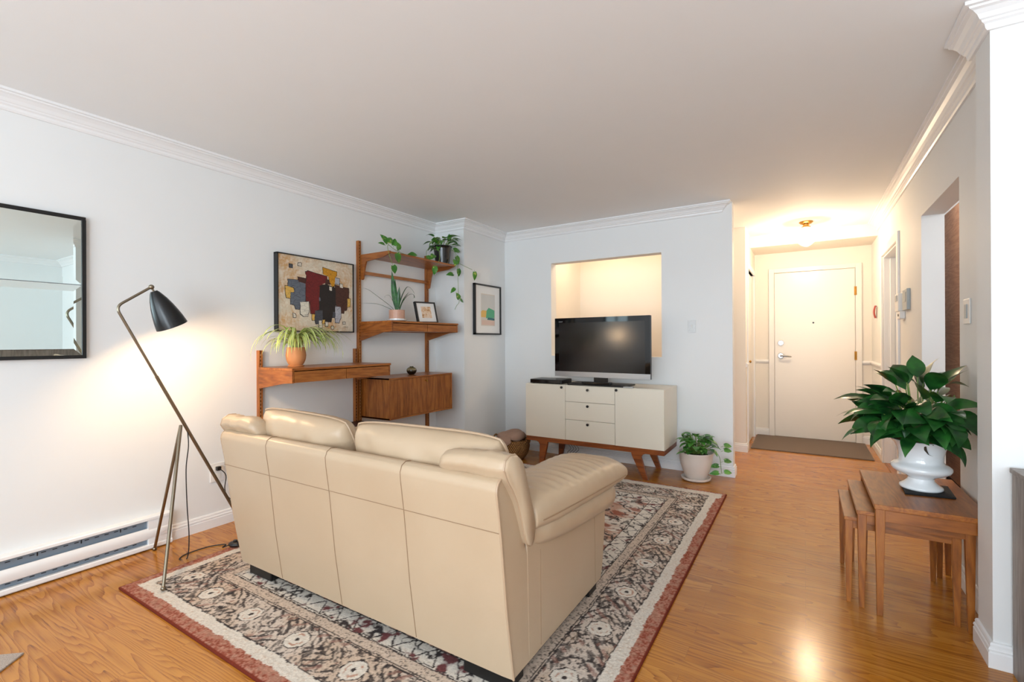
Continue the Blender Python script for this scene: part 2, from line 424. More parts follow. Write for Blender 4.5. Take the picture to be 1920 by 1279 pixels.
# bathroom door frame and open leaf
d = struct(G().box(XR + rt + .012, XR + rt + .80, by1 - .075, by1 - .04, .02, 1.98).obj('door_3', DOORP))
g = G()
for (a, b) in ((by0 - .07, by0), (by1, by1 + .07)): g.box(XR - .016, XR, a, b, 0, bz + .07)
g.box(XR - .016, XR, by0, by1, bz, bz + .07)
g.box(XR, XR + rt, by1 - .018, by1, 0, bz); g.box(XR, XR + rt, by0, by0 + .018, 0, bz); g.box(XR, XR + rt, by0, by1, bz - .018, bz)
g.box(XR + .05, XR + .085, by1 - .03, by1 - .018, 0, bz - .018)
g.obj('door_frame', TRIM, d, bevel=.003)
g = G(); g.box(XR + rt - .012, XR + rt + .012, by1 - .078, by1 - .072, .88, .97); g.tube([(XR + rt, by1 - .082, .885), (XR + rt, by1 - .082, .965)], .007); g.obj('hinge', BRASS, d)

# ---------------------------------------------------------------- hall ceiling lamp
def ceiling_lamp(x, y, power, name='ceiling_lamp', label='small flush ceiling lamp with brass base and ribbed clear glass shade'):
    L = thing(name, label, 'ceiling lamp', (x, y, CZ))
    G().lathe([(.0, 0), (.062, 0), (.064, -.008), (.05, -.02), (.03, -.028), (.026, -.045), (.04, -.05), (.042, -.062), (.0, -.062)], (x, y, CZ), 36).obj('base', BRASS, L, smooth=True)
    gl, n, l, p = (bpy.data.materials['lamp_glass'],) + (None,) * 3 if 'lamp_glass' in bpy.data.materials else new_mat('lamp_glass')
    if n:
        p.inputs['Base Color'].default_value = (1, .97, .92, 1); p.inputs['Roughness'].default_value = .5; p.inputs['Transmission Weight'].default_value = .9; p.inputs['IOR'].default_value = 1.25
    prof = [(.045, -.06), (.05, -.075), (.062, -.11), (.076, -.15), (.086, -.185), (.088, -.195), (.07, -.215), (.04, -.24), (.012, -.252), (.0, -.253)]
    g = G(); n_ = 60; rings = []
    for r, z in prof:
        rings.append([((x + r * (1 + .02 * cos(20 * 2 * pi * i / n_)) * cos(2 * pi * i / n_)), (y + r * (1 + .02 * cos(20 * 2 * pi * i / n_)) * sin(2 * pi * i / n_)), CZ + z) for i in range(n_)])
    g.loft(rings, caps=False); g.obj('glass_shade', gl, L, smooth=True, angle=60)
    em = bpy.data.materials.get('lit_bulb')
    if em is None:
        em, n, l, p = new_mat('lit_bulb'); p.inputs['Emission Color'].default_value = (1, .82, .58, 1); p.inputs['Emission Strength'].default_value = 40; p.inputs['Base Color'].default_value = (1, 1, 1, 1)
    g = G(); g.lathe([(.0, -.175), (.018, -.17), (.030, -.15), (.032, -.13), (.024, -.105), (.014, -.09), (.013, -.06)], (x, y, CZ), 24); g.obj('bulb', em, L, smooth=True)
    pt = point('hall_bulb_light', (0, 0, -.27), power, WARMHALL, .05); pt.parent = L
    pt2 = point('hall_bulb_uplight', (.0, .0, -.085), power * .10, WARMHALL, .03); pt2.parent = L
    return L
ceiling_lamp(.02, 5.72, 32)
# unseen lights added in the passage behind the tv wall, evening out the opening
point('passage_unseen_light', (-2.0, 5.0, 2.25), 6.5, (1.0, .72, .46), .1)
point('passage_unseen_light_2', (-1.0, 4.95, 2.25), 5.5, (1.0, .72, .46), .1)
point('kitchen_unseen_light', (1.9, 3.2, 2.2), 20, (.95, .97, 1.0), .1)  # unseen source added to brighten the kitchen and the jamb
point('pantry_fill_light', (.86, 4.35, 2.36), 11, (1, .96, .92), .03)  # added without a fixture, only to brighten the pantry panel
point('bathroom_fill_light', (1.7, 5.7, 2.2), 6, (1.0, .85, .68), .1)  # added unseen fill behind the bathroom doorway, no fixture built

# door mat, pantry
def fuzz(name, a, b, c):
    m, n, l, p = new_mat(name); g = NG(m); v = g.obj()
    f = g.noise(v, 260, 3, .7); col = g.ramp(f, [(.35, a), (.5, b), (.66, c)])
    g.put(p.inputs['Base Color'], col); p.inputs['Roughness'].default_value = .95; g.bump(f, 1.0, .003)
    return m
tag(G().box(-.511, .585, 5.83, 6.70, 0, .012).obj('door_mat', fuzz('mat_pile', '#4a3c34', '#74655a', '#9a8b80'), bevel=.003),
    'grey brown speckled door mat on the floor before the entry door', 'door mat')
P = thing('pantry_cabinet', 'tall brown wood-grain cabinet seen through the opening in the right wall', 'cabinet', (1.0, 5.0, 0))
G().box(1.018, 1.55, 4.72, 5.395, .08, 2.245).obj('body', PANTRY, P, bevel=.002)
G().box(1.0, 1.017, 4.725, 5.39, .08, 2.24).obj('side_panel', PANTRY, P, bevel=.002)
G().box(1.03, 1.54, 4.74, 5.39, 0, .08).obj('plinth', BLACKM, P)

# ---------------------------------------------------------------- wall plates and small wall things
S1 = thing('light_switch', 'marbled light switch plate on the wall right of the television', 'light switch', (-.873, YB, 1.33))
marble = plain('marbled_plate', '#d9dbdb', .35, var=.12, scale=60)
G().box(-.908, -.838, YB - .006, YB, 1.272, 1.386).obj('plate', marble, S1, bevel=.003)
G().obox((-.873, YB - .009, 1.333), (.006, 0, 0), (0, .006, .001), (0, -.002, .013)).obj('toggle', PLASTIC, S1, bevel=.001)
S2 = thing('light_switch', 'white rocker switch plate on the right wall beside the column', 'light switch', (XR, 3.017, 1.33))
G().box(XR - .006, XR, 2.966, 3.069, 1.274, 1.392).obj('plate', PLASTIC, S2, bevel=.003)
G().box(XR - .010, XR - .006, 3.0, 3.035, 1.30, 1.366).obj('rocker', GREYP, S2, bevel=.001)
S3 = thing('thermostat', 'grey square thermostat on the right wall between the two openings', 'thermostat', (XR, 4.50, 1.5))
G().box(XR - .022, XR, 4.42, 4.60, 1.42, 1.575).obj('housing', GREYP, S3, bevel=.004)
G().box(XR - .025, XR - .022, 4.45, 4.57, 1.48, 1.55).obj('faceplate', GREYP, S3, bevel=.001)
S4 = thing('intercom_box', 'white intercom box next to the grey thermostat on the right wall', 'intercom', (XR, 4.74, 1.5))
G().box(XR - .04, XR, 4.66, 4.80, 1.42, 1.56).obj('housing', PLASTIC, S4, bevel=.006)
G().box(XR - .045, XR - .04, 4.69, 4.76, 1.50, 1.545).obj('screen', GREYP, S4, bevel=.001)
G().box(XR - .034, XR, 4.63, 4.74, 1.36, 1.42).obj('sensor_box', PLASTIC, S4, bevel=.006)
G().lathe([(.0, 0), (.009, 0), (.009, .004), (0, .004)], (XR - .034, 4.69, 1.39), 14, (-1, 0, 0)).obj('button', BLACK, S4)
S5 = thing('shoehorn', 'small red shoehorn hanging on the hall wall near the entry door', 'shoehorn', (XR, 6.3, 1.5))
g = G(); pr = []
for k in range(9):
    z = 1.562 - k * .0165; w = .017 + .012 * sin(pi * k / 8); bow = .012 * sin(pi * k / 8)
    pr.append([(XR - .012 - bow - .008 * cos(a), 6.29 + w * sin(a) * 1.6, z) for a in [2 * pi * i / 12 for i in range(12)]])
g.loft(pr); g.obj('blade', RED, S5, smooth=True)
G().tube([(XR, 6.29, 1.555), (XR - .02, 6.29, 1.558)], .004).obj('peg', PLASTIC, S5)

# outlet on left wall with plug
O = thing('wall_outlet', 'white double outlet plate low on the left wall behind the sofa', 'outlet', (XL, 1.60, .352))
G().box(XL, XL + .006, 1.555, 1.645, .292, .412).obj('plate', PLASTIC, O, bevel=.002)
for z in (.378, .328):
    g = G(); g.box(XL + .006, XL + .009, 1.578, 1.618, z - .017, z + .017); g.obj('socket', WHITEW, O, bevel=.001)
CD = thing('power_cord', 'black cord plugged into the low white outlet and dropping behind the sofa', 'cord', (XL, 1.6, .37))
G().box(XL + .009, XL + .034, 1.585, 1.611, .366, .392).obj('plug', BLACK, CD, bevel=.003)
def smooth_path(pts, n=8):
    P = [Vector(p) for p in pts]; P = [P[0]] + P + [P[-1]]; out = []
    for i in range(1, len(P) - 2):
        for k in range(n):
            t = k / n; a, b, c, d_ = P[i - 1], P[i], P[i + 1], P[i + 2]
            out.append(.5 * ((2 * b) + (c - a) * t + (2 * a - 5 * b + 4 * c - d_) * t * t + (3 * b - a - 3 * c + d_) * t ** 3))
    out.append(P[-2]); return out
G().tube(smooth_path([(XL + .034, 1.60, .378), (XL + .05, 1.63, .33), (XL + .035, 1.63, .24), (XL + .03, 1.66, .17), (XL + .035, 1.75, .10), (XL + .06, 1.9, .01)]), .003, 8).obj('cable', CORD, CD, smooth=True)

# ---------------------------------------------------------------- baseboard heater
HT = thing('baseboard_heater', 'long white electric baseboard heater along the left wall', 'heater', (XL, .3, 0))
y0, y1 = -1.0, 1.319; fx = -3.232
G().prism([(XL, .19), (fx - .004, .19), (fx, .186), (fx, .172), (fx - .006, .170), (fx - .010, .176), (XL + .0, .178)], 'y', y0, y1).obj('top_cap', HEATW, HT, bevel=.001)
g = G(); rings = []
for z, o in ((.060, -.012), (.064, -.004), (.075, .0), (.095, .002), (.108, .001), (.120, -.004), (.125, -.008)): rings.append((fx + o, z))
g.prism(rings + [(fx - .014, .125), (fx - .016, .058)], 'y', y0, y1 - .0).obj('front_panel', HEATW, HT, smooth=True)
G().prism([(fx - .002, .006), (fx + .002, .012), (fx + .002, .028), (fx - .004, .032), (XL, .032), (XL, .006)], 'y', y0, y1).obj('bottom_lip', HEATW, HT)
PXh = fx - .024
g = G(); g.box(PXh - .004, PXh, y0, y1 - .12, .034, .166)
g.m = 1
k = 0; yy = y0 + .03
while yy < y1 - .16:
    g.box(PXh, PXh + .001, yy, yy + .018, .152, .156); g.box(PXh, PXh + .001, yy, yy + .018, .047, .051)
    if k % 4 == 0: g.box(PXh, PXh + .001, yy + .026, yy + .031, .143, .161)
    yy += .042; k += 1
g.obj('heating_element', [HEATG, BLACKM], HT)
G().box(XL, fx - .003, y1 - .12, y1, .028, .18).obj('end_box', HEATW, HT, bevel=.002)

# ---------------------------------------------------------------- framed mirror
MR = thing('wall_mirror', 'large black-framed wall mirror hanging on the left wall above the heater', 'mirror', (XL, .45, 1.5))
mx = XL + .022; ma, mb, mz0, mz1 = .02, .933, 1.123, 1.876; fw = .017
g = G(); g.box(XL, mx + .004, ma, mb, mz1 - fw, mz1); g.box(XL, mx + .004, ma, mb, mz0, mz0 + fw)
g.box(XL, mx + .004, mb - fw, mb, mz0 + fw, mz1 - fw); g.box(XL, mx + .004, ma, ma + fw, mz0 + fw, mz1 - fw); g.obj('mirror_frame', BLACK, MR, bevel=.001)
mm, n, l, p = new_mat('mirror_glass'); gg = NG(mm); gg.put(p.inputs['Base Color'], gg.mix(gg.noise(gg.obj(), 2, 1), (.78, .89, .87, 1), (.80, .90, .88, 1)))
p.inputs['Metallic'].default_value = 1; p.inputs['Roughness'].default_value = .01
zs = 1.513
for (a, b) in ((mz0 + fw, zs - .002), (zs + .002, mz1 - fw)):
    g = G(); bw = .034; X0, X1 = mx - .0018, mx; A, B = ma + fw, mb - fw
    vs = [(X0, A, a), (X0, B, a), (X0, B, b), (X0, A, b), (X1, A + bw, a + bw), (X1, B - bw, a + bw), (X1, B - bw, b - bw), (X1, A + bw, b - bw)]
    g.add(vs, [(4, 5, 6, 7), (0, 1, 5, 4), (1, 2, 6, 5), (2, 3, 7, 6), (3, 0, 4, 7), (0, 3, 2, 1)]); g.obj('mirror_pane', mm, MR)

# ---------------------------------------------------------------- abstract painting on left wall
PT = thing('abstract_painting', 'black framed abstract painting of red, black and grey blocks', 'painting', (XL, 2.33, 1.55))
px0, px1 = XL, XL + .045; ya, yb, za, zb = 1.995, 2.678, 1.283, 1.862; fw = .008
g = G(); g.box(px0, px1, ya, ya + fw, za, zb); g.box(px0, px1, yb - fw, yb, za, zb); g.box(px0, px1, ya, yb, za, za + fw); g.box(px0, px1, ya, yb, zb - fw, zb)
g.obj('picture_frame', FRAMEB, PT)
def canvas_mat():
    m, n, l, p = new_mat('canvas_cream'); g = NG(m); v = g.obj()
    a = g.noise(v, 6, 4, .7); b = g.noise(v, 25, 4, .7)
    col = g.mix(g.ramp(a, [(.4, (0, 0, 0, 1)), (.62, (1, 1, 1, 1))]), lin('#d2c6b0'), lin('#c79a66'))
    col = g.mix(g.ramp(b, [(.45, (0, 0, 0, 1)), (.75, (1, 1, 1, 1))]), col, lin('#e4dccb'))
    g.put(p.inputs['Base Color'], col); p.inputs['Roughness'].default_value = .7; g.bump(b, .6, .004); return m
def patch_mat(name, c1, c2):
    m, n, l, p = new_mat(name); g = NG(m); v = g.obj()
    a = g.noise(v, 30, 4, .7); k = n.new('ShaderNodeTexVoronoi'); k.feature = 'DISTANCE_TO_EDGE'; k.inputs['Scale'].default_value = 20; l.new(g.map(v, (1, 1, 2.2)), k.inputs['Vector'])
    col = g.mix(a, lin(c1), lin(c2)); col = g.mix(g.ramp(k.outputs[0], [(.0, (.7, .7, .7, 1)), (.035, (0, 0, 0, 1))]), col, lin('#141010'))
    g.put(p.inputs['Base Color'], col); p.inputs['Roughness'].default_value = .65; g.bump(a, .5, .003); return m
PC = [canvas_mat(), patch_mat('paint_red', '#5e1416', '#7c2422'), patch_mat('paint_black', '#191514', '#2a2422'), patch_mat('paint_brown', '#3a1f17', '#553126'),
      patch_mat('paint_slate', '#4c525c', '#737a85'), patch_mat('paint_ochre', '#b5780c', '#d89c26'), patch_mat('paint_cream', '#cfc8b8', '#e6e0d0'),
      patch_mat('paint_yellow', '#cc9a3c', '#e3bc66'), patch_mat('paint_grey', '#9a9aa0', '#b9bac2'), patch_mat('paint_dark_slate', '#3a3c42', '#4f525a'), patch_mat('paint_edge', '#15110f', '#241c18')]
g = G(); cx = XL + .036; g.box(XL + .01, cx, ya + fw, yb - fw, za + fw, zb - fw)
# patches in picture fractions measured on the painting (u from left, v from top)
def UV(u, v): return (ya + fw + u * (yb - ya - 2 * fw), zb - fw - v * (zb - za - 2 * fw))
patches = [(4, [(.12, .33), (.30, .32), (.34, .34), (.33, .60), (.27, .61), (.26, .71), (.21, .71), (.20, .66), (.155, .65), (.15, .50), (.20, .49), (.19, .42), (.125, .42)]),
 (7, [(.085, .41), (.185, .43), (.195, .48), (.15, .50), (.145, .575), (.10, .57)]),
 (3, [(.24, .28), (.34, .29), (.34, .36), (.25, .34)]),
 (1, [(.33, .20), (.37, .18), (.62, .22), (.62, .30), (.53, .36), (.51, .70), (.47, .72), (.46, .76), (.40, .76), (.39, .60), (.34, .59), (.34, .35), (.35, .25)]),
 (5, [(.57, .10), (.76, .14), (.76, .20), (.74, .22), (.73, .34), (.70, .36), (.66, .30), (.65, .22), (.57, .20)]),
 (3, [(.60, .26), (.66, .28), (.66, .33), (.60, .33)]),
 (8, [(.74, .22), (.80, .23), (.80, .32), (.73, .31)]),
 (2, [(.52, .36), (.63, .34), (.75, .38), (.75, .60), (.72, .72), (.69, .73), (.68, .87), (.62, .86), (.56, .82), (.55, .72), (.51, .70)]),
 (3, [(.74, .33), (.94, .36), (.94, .52), (.91, .54), (.91, .68), (.87, .69), (.86, .73), (.82, .73), (.81, .66), (.75, .62)]),
 (6, [(.655, .36), (.69, .37), (.69, .42), (.655, .41)]), (6, [(.81, .30), (.85, .31), (.85, .36), (.81, .355)]),
 (7, [(.92, .51), (.965, .51), (.96, .63), (.92, .63)]),
 (6, [(.27, .61), (.38, .60), (.38, .71), (.36, .80), (.31, .80), (.27, .77)]),
 (9, [(.46, .72), (.56, .71), (.56, .85), (.51, .90), (.47, .90), (.455, .83)]),
 (8, [(.74, .64), (.82, .64), (.82, .80), (.79, .88), (.74, .87), (.73, .76)]),
 (9, [(.70, .72), (.74, .72), (.735, .80), (.70, .80)]),
 (6, [(.51, .855), (.55, .85), (.55, .955), (.51, .96)]), (7, [(.56, .84), (.59, .84), (.59, .89), (.56, .895)]), (6, [(.60, .865), (.635, .875), (.63, .93), (.60, .93)]),
 (7, [(.42, .77), (.455, .77), (.45, .85), (.42, .85)]), (6, [(.68, .93), (.71, .93), (.71, .965), (.68, .965)]), (6, [(.18, .77), (.21, .78), (.21, .82), (.18, .82)]),
 (6, [(.245, .085), (.285, .085), (.28, .125), (.245, .12)]), (9, [(.135, .12), (.17, .12), (.17, .165), (.135, .16)]), (6, [(.85, .86), (.88, .86), (.88, .89), (.85, .89)]),
 (4, [(.515, .53), (.53, .53), (.53, .58), (.515, .58)])]
rnd = random.Random(4)
for lay, (mi, poly) in enumerate(patches):
    c = Vector((sum(a for a, b in poly) / len(poly), sum(b for a, b in poly) / len(poly)))
    pp = []
    for i, (a, b) in enumerate(poly):
        a2, b2 = poly[(i + 1) % len(poly)]
        for t_ in (0, .35, .7): pp.append((a + (a2 - a) * t_ + rnd.uniform(-.004, .004), b + (b2 - b) * t_ + rnd.uniform(-.004, .004)))
    big = [(c.x + (a - c.x) * 1.0 + (.006 if a > c.x else -.006), c.y + (b - c.y) + (.007 if b > c.y else -.007)) for a, b in pp]
    g.m = 10; g.prism([UV(a, b) for a, b in big], 'x', cx, cx + .0006 + lay * .00002)
    g.m = mi; g.prism([UV(a, b) for a, b in pp], 'x', cx, cx + .0011 + lay * .00003)
g.m = 10
for k in range(6): # faint signature strokes lower right
    a = .86 + k * .011; g.prism([UV(a, .945), UV(a + .002, .945), UV(a + .004, .925), UV(a + .002, .925)], 'x', cx, cx + .0005)
g.obj('canvas', PC, PT)

# ---------------------------------------------------------------- framed prints
F = thing('framed_print', 'tall black-framed print of green and yellow shapes hanging by the corner', 'picture', (XB, 4.16, 1.54))
a0, a1, b0, b1 = 3.912, 4.402, 1.275, 1.808; fw = .016
g = G(); g.box(XB, XB + .03, a0, a0 + fw, b0, b1); g.box(XB, XB + .03, a1 - fw, a1, b0, b1); g.box(XB, XB + .03, a0, a1, b0, b0 + fw); g.box(XB, XB + .03, a0, a1, b1 - fw, b1)
g.obj('picture_frame', FRAMEB, F)
G().box(XB + .005, XB + .018, a0 + fw, a1 - fw, b0 + fw, b1 - fw).obj('mat_board', MATB, F)
g = G(); X = XB + .018
def rect(g, ya_, yb_, za_, zb_, t_): g.box(X, X + t_, ya_, yb_, za_, zb_)
g.m = 0; rect(g, 4.03, 4.29, 1.37, 1.71, .0006)
g.m = 1; rect(g, 4.035, 4.285, 1.49, 1.70, .0009)
g.m = 2; g.prism([(4.03, 1.46), (4.13, 1.46), (4.14, 1.53), (4.06, 1.535), (4.03, 1.52)], 'x', X, X + .0012)
g.m = 3; g.prism([(4.12, 1.45), (4.28, 1.46), (4.28, 1.54), (4.17, 1.565), (4.13, 1.53)], 'x', X, X + .0014)
g.m = 4; g.prism([(4.14, 1.435), (4.28, 1.43), (4.28, 1.455), (4.16, 1.46)], 'x', X, X + .0016)
g.m = 5; rect(g, 4.04, 4.28, 1.38, 1.43, .001)
g.obj('print', [plain('print_bg', '#d8cfc4', .8), plain('print_grey', '#cfcfcb', .8), plain('print_yellow', '#e3b96a', .8), plain('print_green', '#5fae86', .8), plain('print_teal', '#3c6f72', .8), plain('print_pink', '#dcc0b2', .8)], F)

# small frame leaning on the shelf
SZ = 1.378
F2 = thing('leaning_picture', 'small black-framed sepia picture leaning on the upper desk shelf', 'picture', (-3.03, 3.35, SZ))
lean = .22; tn = math.atan(lean); up = Vector((-sin(tn), -.02, cos(tn))).normalized(); rt_ = Vector((.10, 1, .02)).normalized(); nn = rt_.cross(up).normalized(); nn = nn if nn.x > 0 else -nn
c0 = Vector((-3.005, 3.35, SZ + .002)); hw, hh = .125, .205
def fbox(g, u0, u1, v0, v1, d0, d1):
    cc = c0 + rt_ * (u0 + u1) / 2 + up * (v0 + v1) / 2 + nn * (d0 + d1) / 2
    g.obox(cc, rt_ * (u1 - u0) / 2, up * (v1 - v0) / 2, nn * (d1 - d0) / 2)
g = G(); w = .013
fbox(g, -hw, hw, 0, w, -.025, 0); fbox(g, -hw, hw, hh - w, hh, -.025, 0); fbox(g, -hw, -hw + w, 0, hh, -.025, 0); fbox(g, hw - w, hw, 0, hh, -.025, 0); g.obj('picture_frame', FRAMEB, F2)
g = G(); fbox(g, -hw + w, hw - w, w, hh - w, -.018, -.008); g.obj('mat_board', MATB, F2)
def sepia():
    m, n, l, p = new_mat('sepia_art'); g = NG(m); v = g.obj(); f = g.noise(v, 28, 3, .6)
    g.put(p.inputs['Base Color'], g.ramp(f, [(.45, '#e9d3bb'), (.58, '#d8ab7c'), (.68, '#8a4d22')])); p.inputs['Roughness'].default_value = .8; return m
g = G(); fbox(g, -.06, .06, .05, .16, -.008, -.0072); g.obj('print', sepia(), F2)

# ---------------------------------------------------------------- teak wall unit
slot = plain('steel_slot', '#d8cfc0', .35, .6)
WU = thing('wall_shelving_unit', 'teak wall system with desk shelves, cabinet and slotted uprights', 'shelving unit', (XL, 2.75, 0))
def upright(y, z0, z1):
    g = G(); g.box(XL, XL + .032, y - .0135, y - .004, z0, z1); g.box(XL, XL + .032, y + .004, y + .0135, z0, z1); g.box(XL, XL + .022, y - .004, y + .004, z0, z1)
    o = g.obj('upright', TEAKV, WU, bevel=.001)
    g = G(); z = z0 + .02
    g.m = 1; g.box(XL + .022, XL + .026, y - .004, y + .004, z0, z1); g.m = 0
    while z < z1 - .02:
        g.box(XL + .026, XL + .0262, y - .0025, y + .0025, z, z + .013); z += .026
    g.obj('slot_rail', [slot, BLACKM], o)
upright(1.878, .10, 1.147); upright(2.712, .10, 1.147); upright(2.752, .10, 2.077); upright(3.612, .10, 2.077)
def desk(name, y0, y1, xf, ztop, hf, hb, depthback=None):
    xb = XL + .034
    o = G().box(xb, xf + .006, y0 - .004, y1 + .004, ztop - .016, ztop).obj(name + '_top', TEAK, WU, bevel=.0015)
    for y in (y0, y1 - .016):
        G().prism([(xb, ztop - .016), (xf, ztop - .016), (xf, ztop - .016 - hf), (xf - .10, ztop - .016 - hf - .006), (xb, ztop - .016 - hb)], 'y', y, y + .016).obj(name + '_side', TEAKX, WU, bevel=.001)
    G().box(xb, xf - .03, y0 + .016, y1 - .016, ztop - .016 - hf + .004, ztop - .016 - hf + .012).obj(name + '_bottom', TEAKX, WU)
    G().box(xb, xb + .012, y0 + .016, y1 - .016, ztop - .016 - hf, ztop - .016).obj(name + '_back', TEAK, WU)
    ym = (y0 + y1) / 2
    for (a, b) in ((y0 + .018, ym - .003), (ym + .003, y1 - .018)):
        g = G(); g.box(xf - .016, xf + .001, a, b, ztop - .018 - hf + .004, ztop - .022); g.box(xf - .3, xf - .016, a + .01, b - .01, ztop - .018 - hf + .008, ztop - .034)
        g.obj(name + '_drawer', TEAK, WU, bevel=.0008)
desk('desk', 1.860, 2.722, -2.86, 1.03, .082, .135)
desk('writing_shelf', 2.748, 3.612, -2.87, SZ, .072, .15)
# drop-front cabinet
cx0, cx1, cya, cyb, cz0, cz1 = XL + .034, -2.91, 2.758, 3.572, .552, .900
g = G(); w = .014
g.box(cx0, cx1, cya, cyb, cz1 - w, cz1); g.box(cx0, cx1, cya, cyb, cz0, cz0 + w); g.box(cx0, cx0 + .008, cya, cyb, cz0, cz1)
g.obj('cabinet_body', TEAK, WU, bevel=.001)
for y in (cya, cyb - w): G().box(cx0, cx1 + .0005, y, y + w, cz0 + .0005, cz1 - .0005).obj('cabinet_side', TEAKV, WU, bevel=.001)
o = G().box(cx1 - .018, cx1 - .004, cya + w + .0015, cyb - w - .0015, cz0 + w + .0015, cz1 - w - .0015).obj('drop_front', TEAKV, WU)
g = G(); g.lathe([(.008, 0), (.008, .002), (.0, .002)], (cx1 - .004, 3.20, cz1 - .045), 14, (1, 0, 0)); g.tube([(cx1 - .004, 3.20, cz1 - .045), (cx1 + .012, 3.20, cz1 - .047)], .003); g.obox((cx1 + .016, 3.20, cz1 - .05), (.002, 0, 0), (0, .008, 0), (0, 0, .01))
g.obj('key', BRASS, o, smooth=True)
# top shelf with brackets and rail
SX1, SY0, SY1, ST = -2.90, 2.775, 3.60, 1.953
G().box(XL + .034, SX1, SY0, SY1, ST - .016, ST).obj('top_shelf', TEAK, WU, bevel=.001)
for y in (SY0 - .018, SY1):
    G().prism([(XL + .034, ST + .004), (SX1, ST + .004), (SX1 + .002, ST - .018), (SX1 - .08, ST - .042), (XL + .10, ST - .060), (XL + .085, ST - .10), (XL + .062, ST - .205), (XL + .048, ST - .215), (XL + .034, ST - .21)], 'y', y, y + .018).obj('shelf_bracket', TEAKX, WU, bevel=.0015)
G().box(XL + .034, XL + .050, 2.77, 3.60, ST - .165, ST - .137).obj('cross_rail', TEAK, WU, bevel=.001)
# lower table slab seen between the sofa cushions
SL = thing('low_shelf', 'dark wood low shelf under the hanging teak cabinet, mostly behind the sofa', 'shelf', (-3.0, 2.7, .5))
G().box(XL + .036, -2.92, 2.58, 2.735, .505, .530).obj('shelf_board', wood('dark_walnut', '#2a120a', '#3c1c10', '#4d2718', 'y', .4), SL, bevel=.002)
G().box(XL + .036, XL + .05, 2.60, 2.72, .43, .505).obj('wall_cleat', TEAKX, SL)

# ---------------------------------------------------------------- plants
def leaf(g, base, d, L, Wd, droop=.6, up=(0, 0, 1), heart=False, n=7, m=4, fold=.25, wave=0.0, tip=1.0, arch=0.0):
    """curved leaf blade grown from base along d, bending down by droop (radians over its length)"""
    base = Vector(base); d = Vector(d).normalized(); up = Vector(up)
    side = d.cross(up)
    if side.length < 1e-3: side = d.orthogonal()
    side.normalize(); nrm = side.cross(d).normalized()
    rows = []; p = base.copy(); cd = d.copy(); step = L / n
    for i in range(n + 1):
        t = i / n
        if heart: w = Wd * .5 * (sin(pi * min(1, (t * .93 + .07)) ** .62)) ** .9 * (1.0 if t < .95 else .3)
        else: w = Wd * .5 * max(0, sin(pi * t ** .78)) ** 1.05
        if i == n: w = Wd * .01
        if i == 0: w = max(w, Wd * (.25 if heart else .04))
        row = []
        for k in range(m + 1):
            s_ = -1 + 2 * k / m
            q = p + side * (w * s_) + nrm * (abs(s_) * w * fold + wave * w * sin(t * 9 + s_ * 2) * abs(s_))
            if heart and i == 0: q -= cd * (abs(s_) * Wd * .13)
            row.append(q)
        rows.append(row)
        R = Matrix.Rotation(-droop / n, 3, side); cd = (R @ cd).normalized(); nrm = side.cross(cd).normalized(); p = p + cd * step
    vs = [q for r in rows for q in r]; fs = []
    for i in range(n):
        for k in range(m):
            a = i * (m + 1) + k; fs.append((a, a + 1, a + m + 2, a + m + 1))
    g.add(vs, fs)

def ribbon(g, pts, w, up=(0, 0, 1), fold=.3):
    pts = [Vector(p) for p in pts]; n = len(pts); vs = []; fs = []
    for i, p in enumerate(pts):
        t = (pts[min(i + 1, n - 1)] - pts[max(i - 1, 0)]).normalized(); s_ = t.cross(Vector(up))
        s_ = s_.normalized() if s_.length > .05 else t.orthogonal().normalized()
        if i and s_.dot(prev) < 0: s_ = -s_
        prev = s_; nr = s_.cross(t)
        f = i / (n - 1); ww = w * (min(1, .45 + f * 2.2)) * (1 - f ** 3) * .5 + .0004
        vs += [p - s_ * ww + nr * ww * fold, p, p + s_ * ww + nr * ww * fold]
    for i in range(n - 1):
        for k in (0, 1): a = i * 3 + k; fs.append((a, a + 1, a + 4, a + 3))
    g.add(vs, fs)

# directions of the room's diagonal view
cr = Vector((.8493, .5283, 0)); cf = Vector((-.5283, .8493, 0))  # picture right / away
# peace lily on the nesting tables -----------------------------
TZ = .485
ux, uy = .468, 2.925
MT = tag(G().prism([(.392, 2.805), (.574, 2.830), (.585, 3.03), (.402, 3.035)], 'z', TZ, TZ + .009).obj('trivet_mat', RUBBER, bevel=.003), 'square black rubber mat under the white urn', 'mat')
U0 = TZ + .0095
PL = thing('peace_lily', 'large glossy peace lily in a white urn on the nested tables', 'potted plant', (ux, uy, U0))
prof = [(.0, 0), (.078, 0), (.082, .006), (.080, .014), (.062, .026), (.050, .040), (.048, .050), (.062, .062), (.092, .074), (.108, .086), (.114, .098), (.112, .108), (.100, .118), (.088, .124), (.083, .134), (.084, .160), (.090, .190), (.100, .212), (.112, .226), (.115, .230), (.111, .232), (.098, .218), (.086, .20), (.0, .20)]
G().lathe(prof, (ux, uy, U0), 56).obj('urn', CERW, PL, smooth=True, angle=60)
g = G(); random.seed(3)
rings = []
for r, z in ((.089, .205), (.098, .222), (.10, .236), (.08, .247), (.05, .252), (.0, .254)):
    rings.append([(ux + (r + random.uniform(-.005, .005)) * cos(2 * pi * i / 36), uy + (r + random.uniform(-.005, .005)) * sin(2 * pi * i / 36), U0 + z + random.uniform(-.004, .004)) for i in range(36)])
g.loft(rings, caps=False)
for k in range(240):
    a = random.uniform(0, 2 * pi); r = random.uniform(.02, .108); z = U0 + .245 - .02 * (r / .1) ** 2
    p0 = Vector((ux + r * cos(a), uy + r * sin(a), z)); b = random.uniform(0, 2 * pi); q = Vector((cos(b), sin(b), random.uniform(-.2, .6))) * .02
    ribbon(g, [p0, p0 + q * .5 + Vector((0, 0, .004)), p0 + q], .003)
g.obj('moss', MOSS, PL)
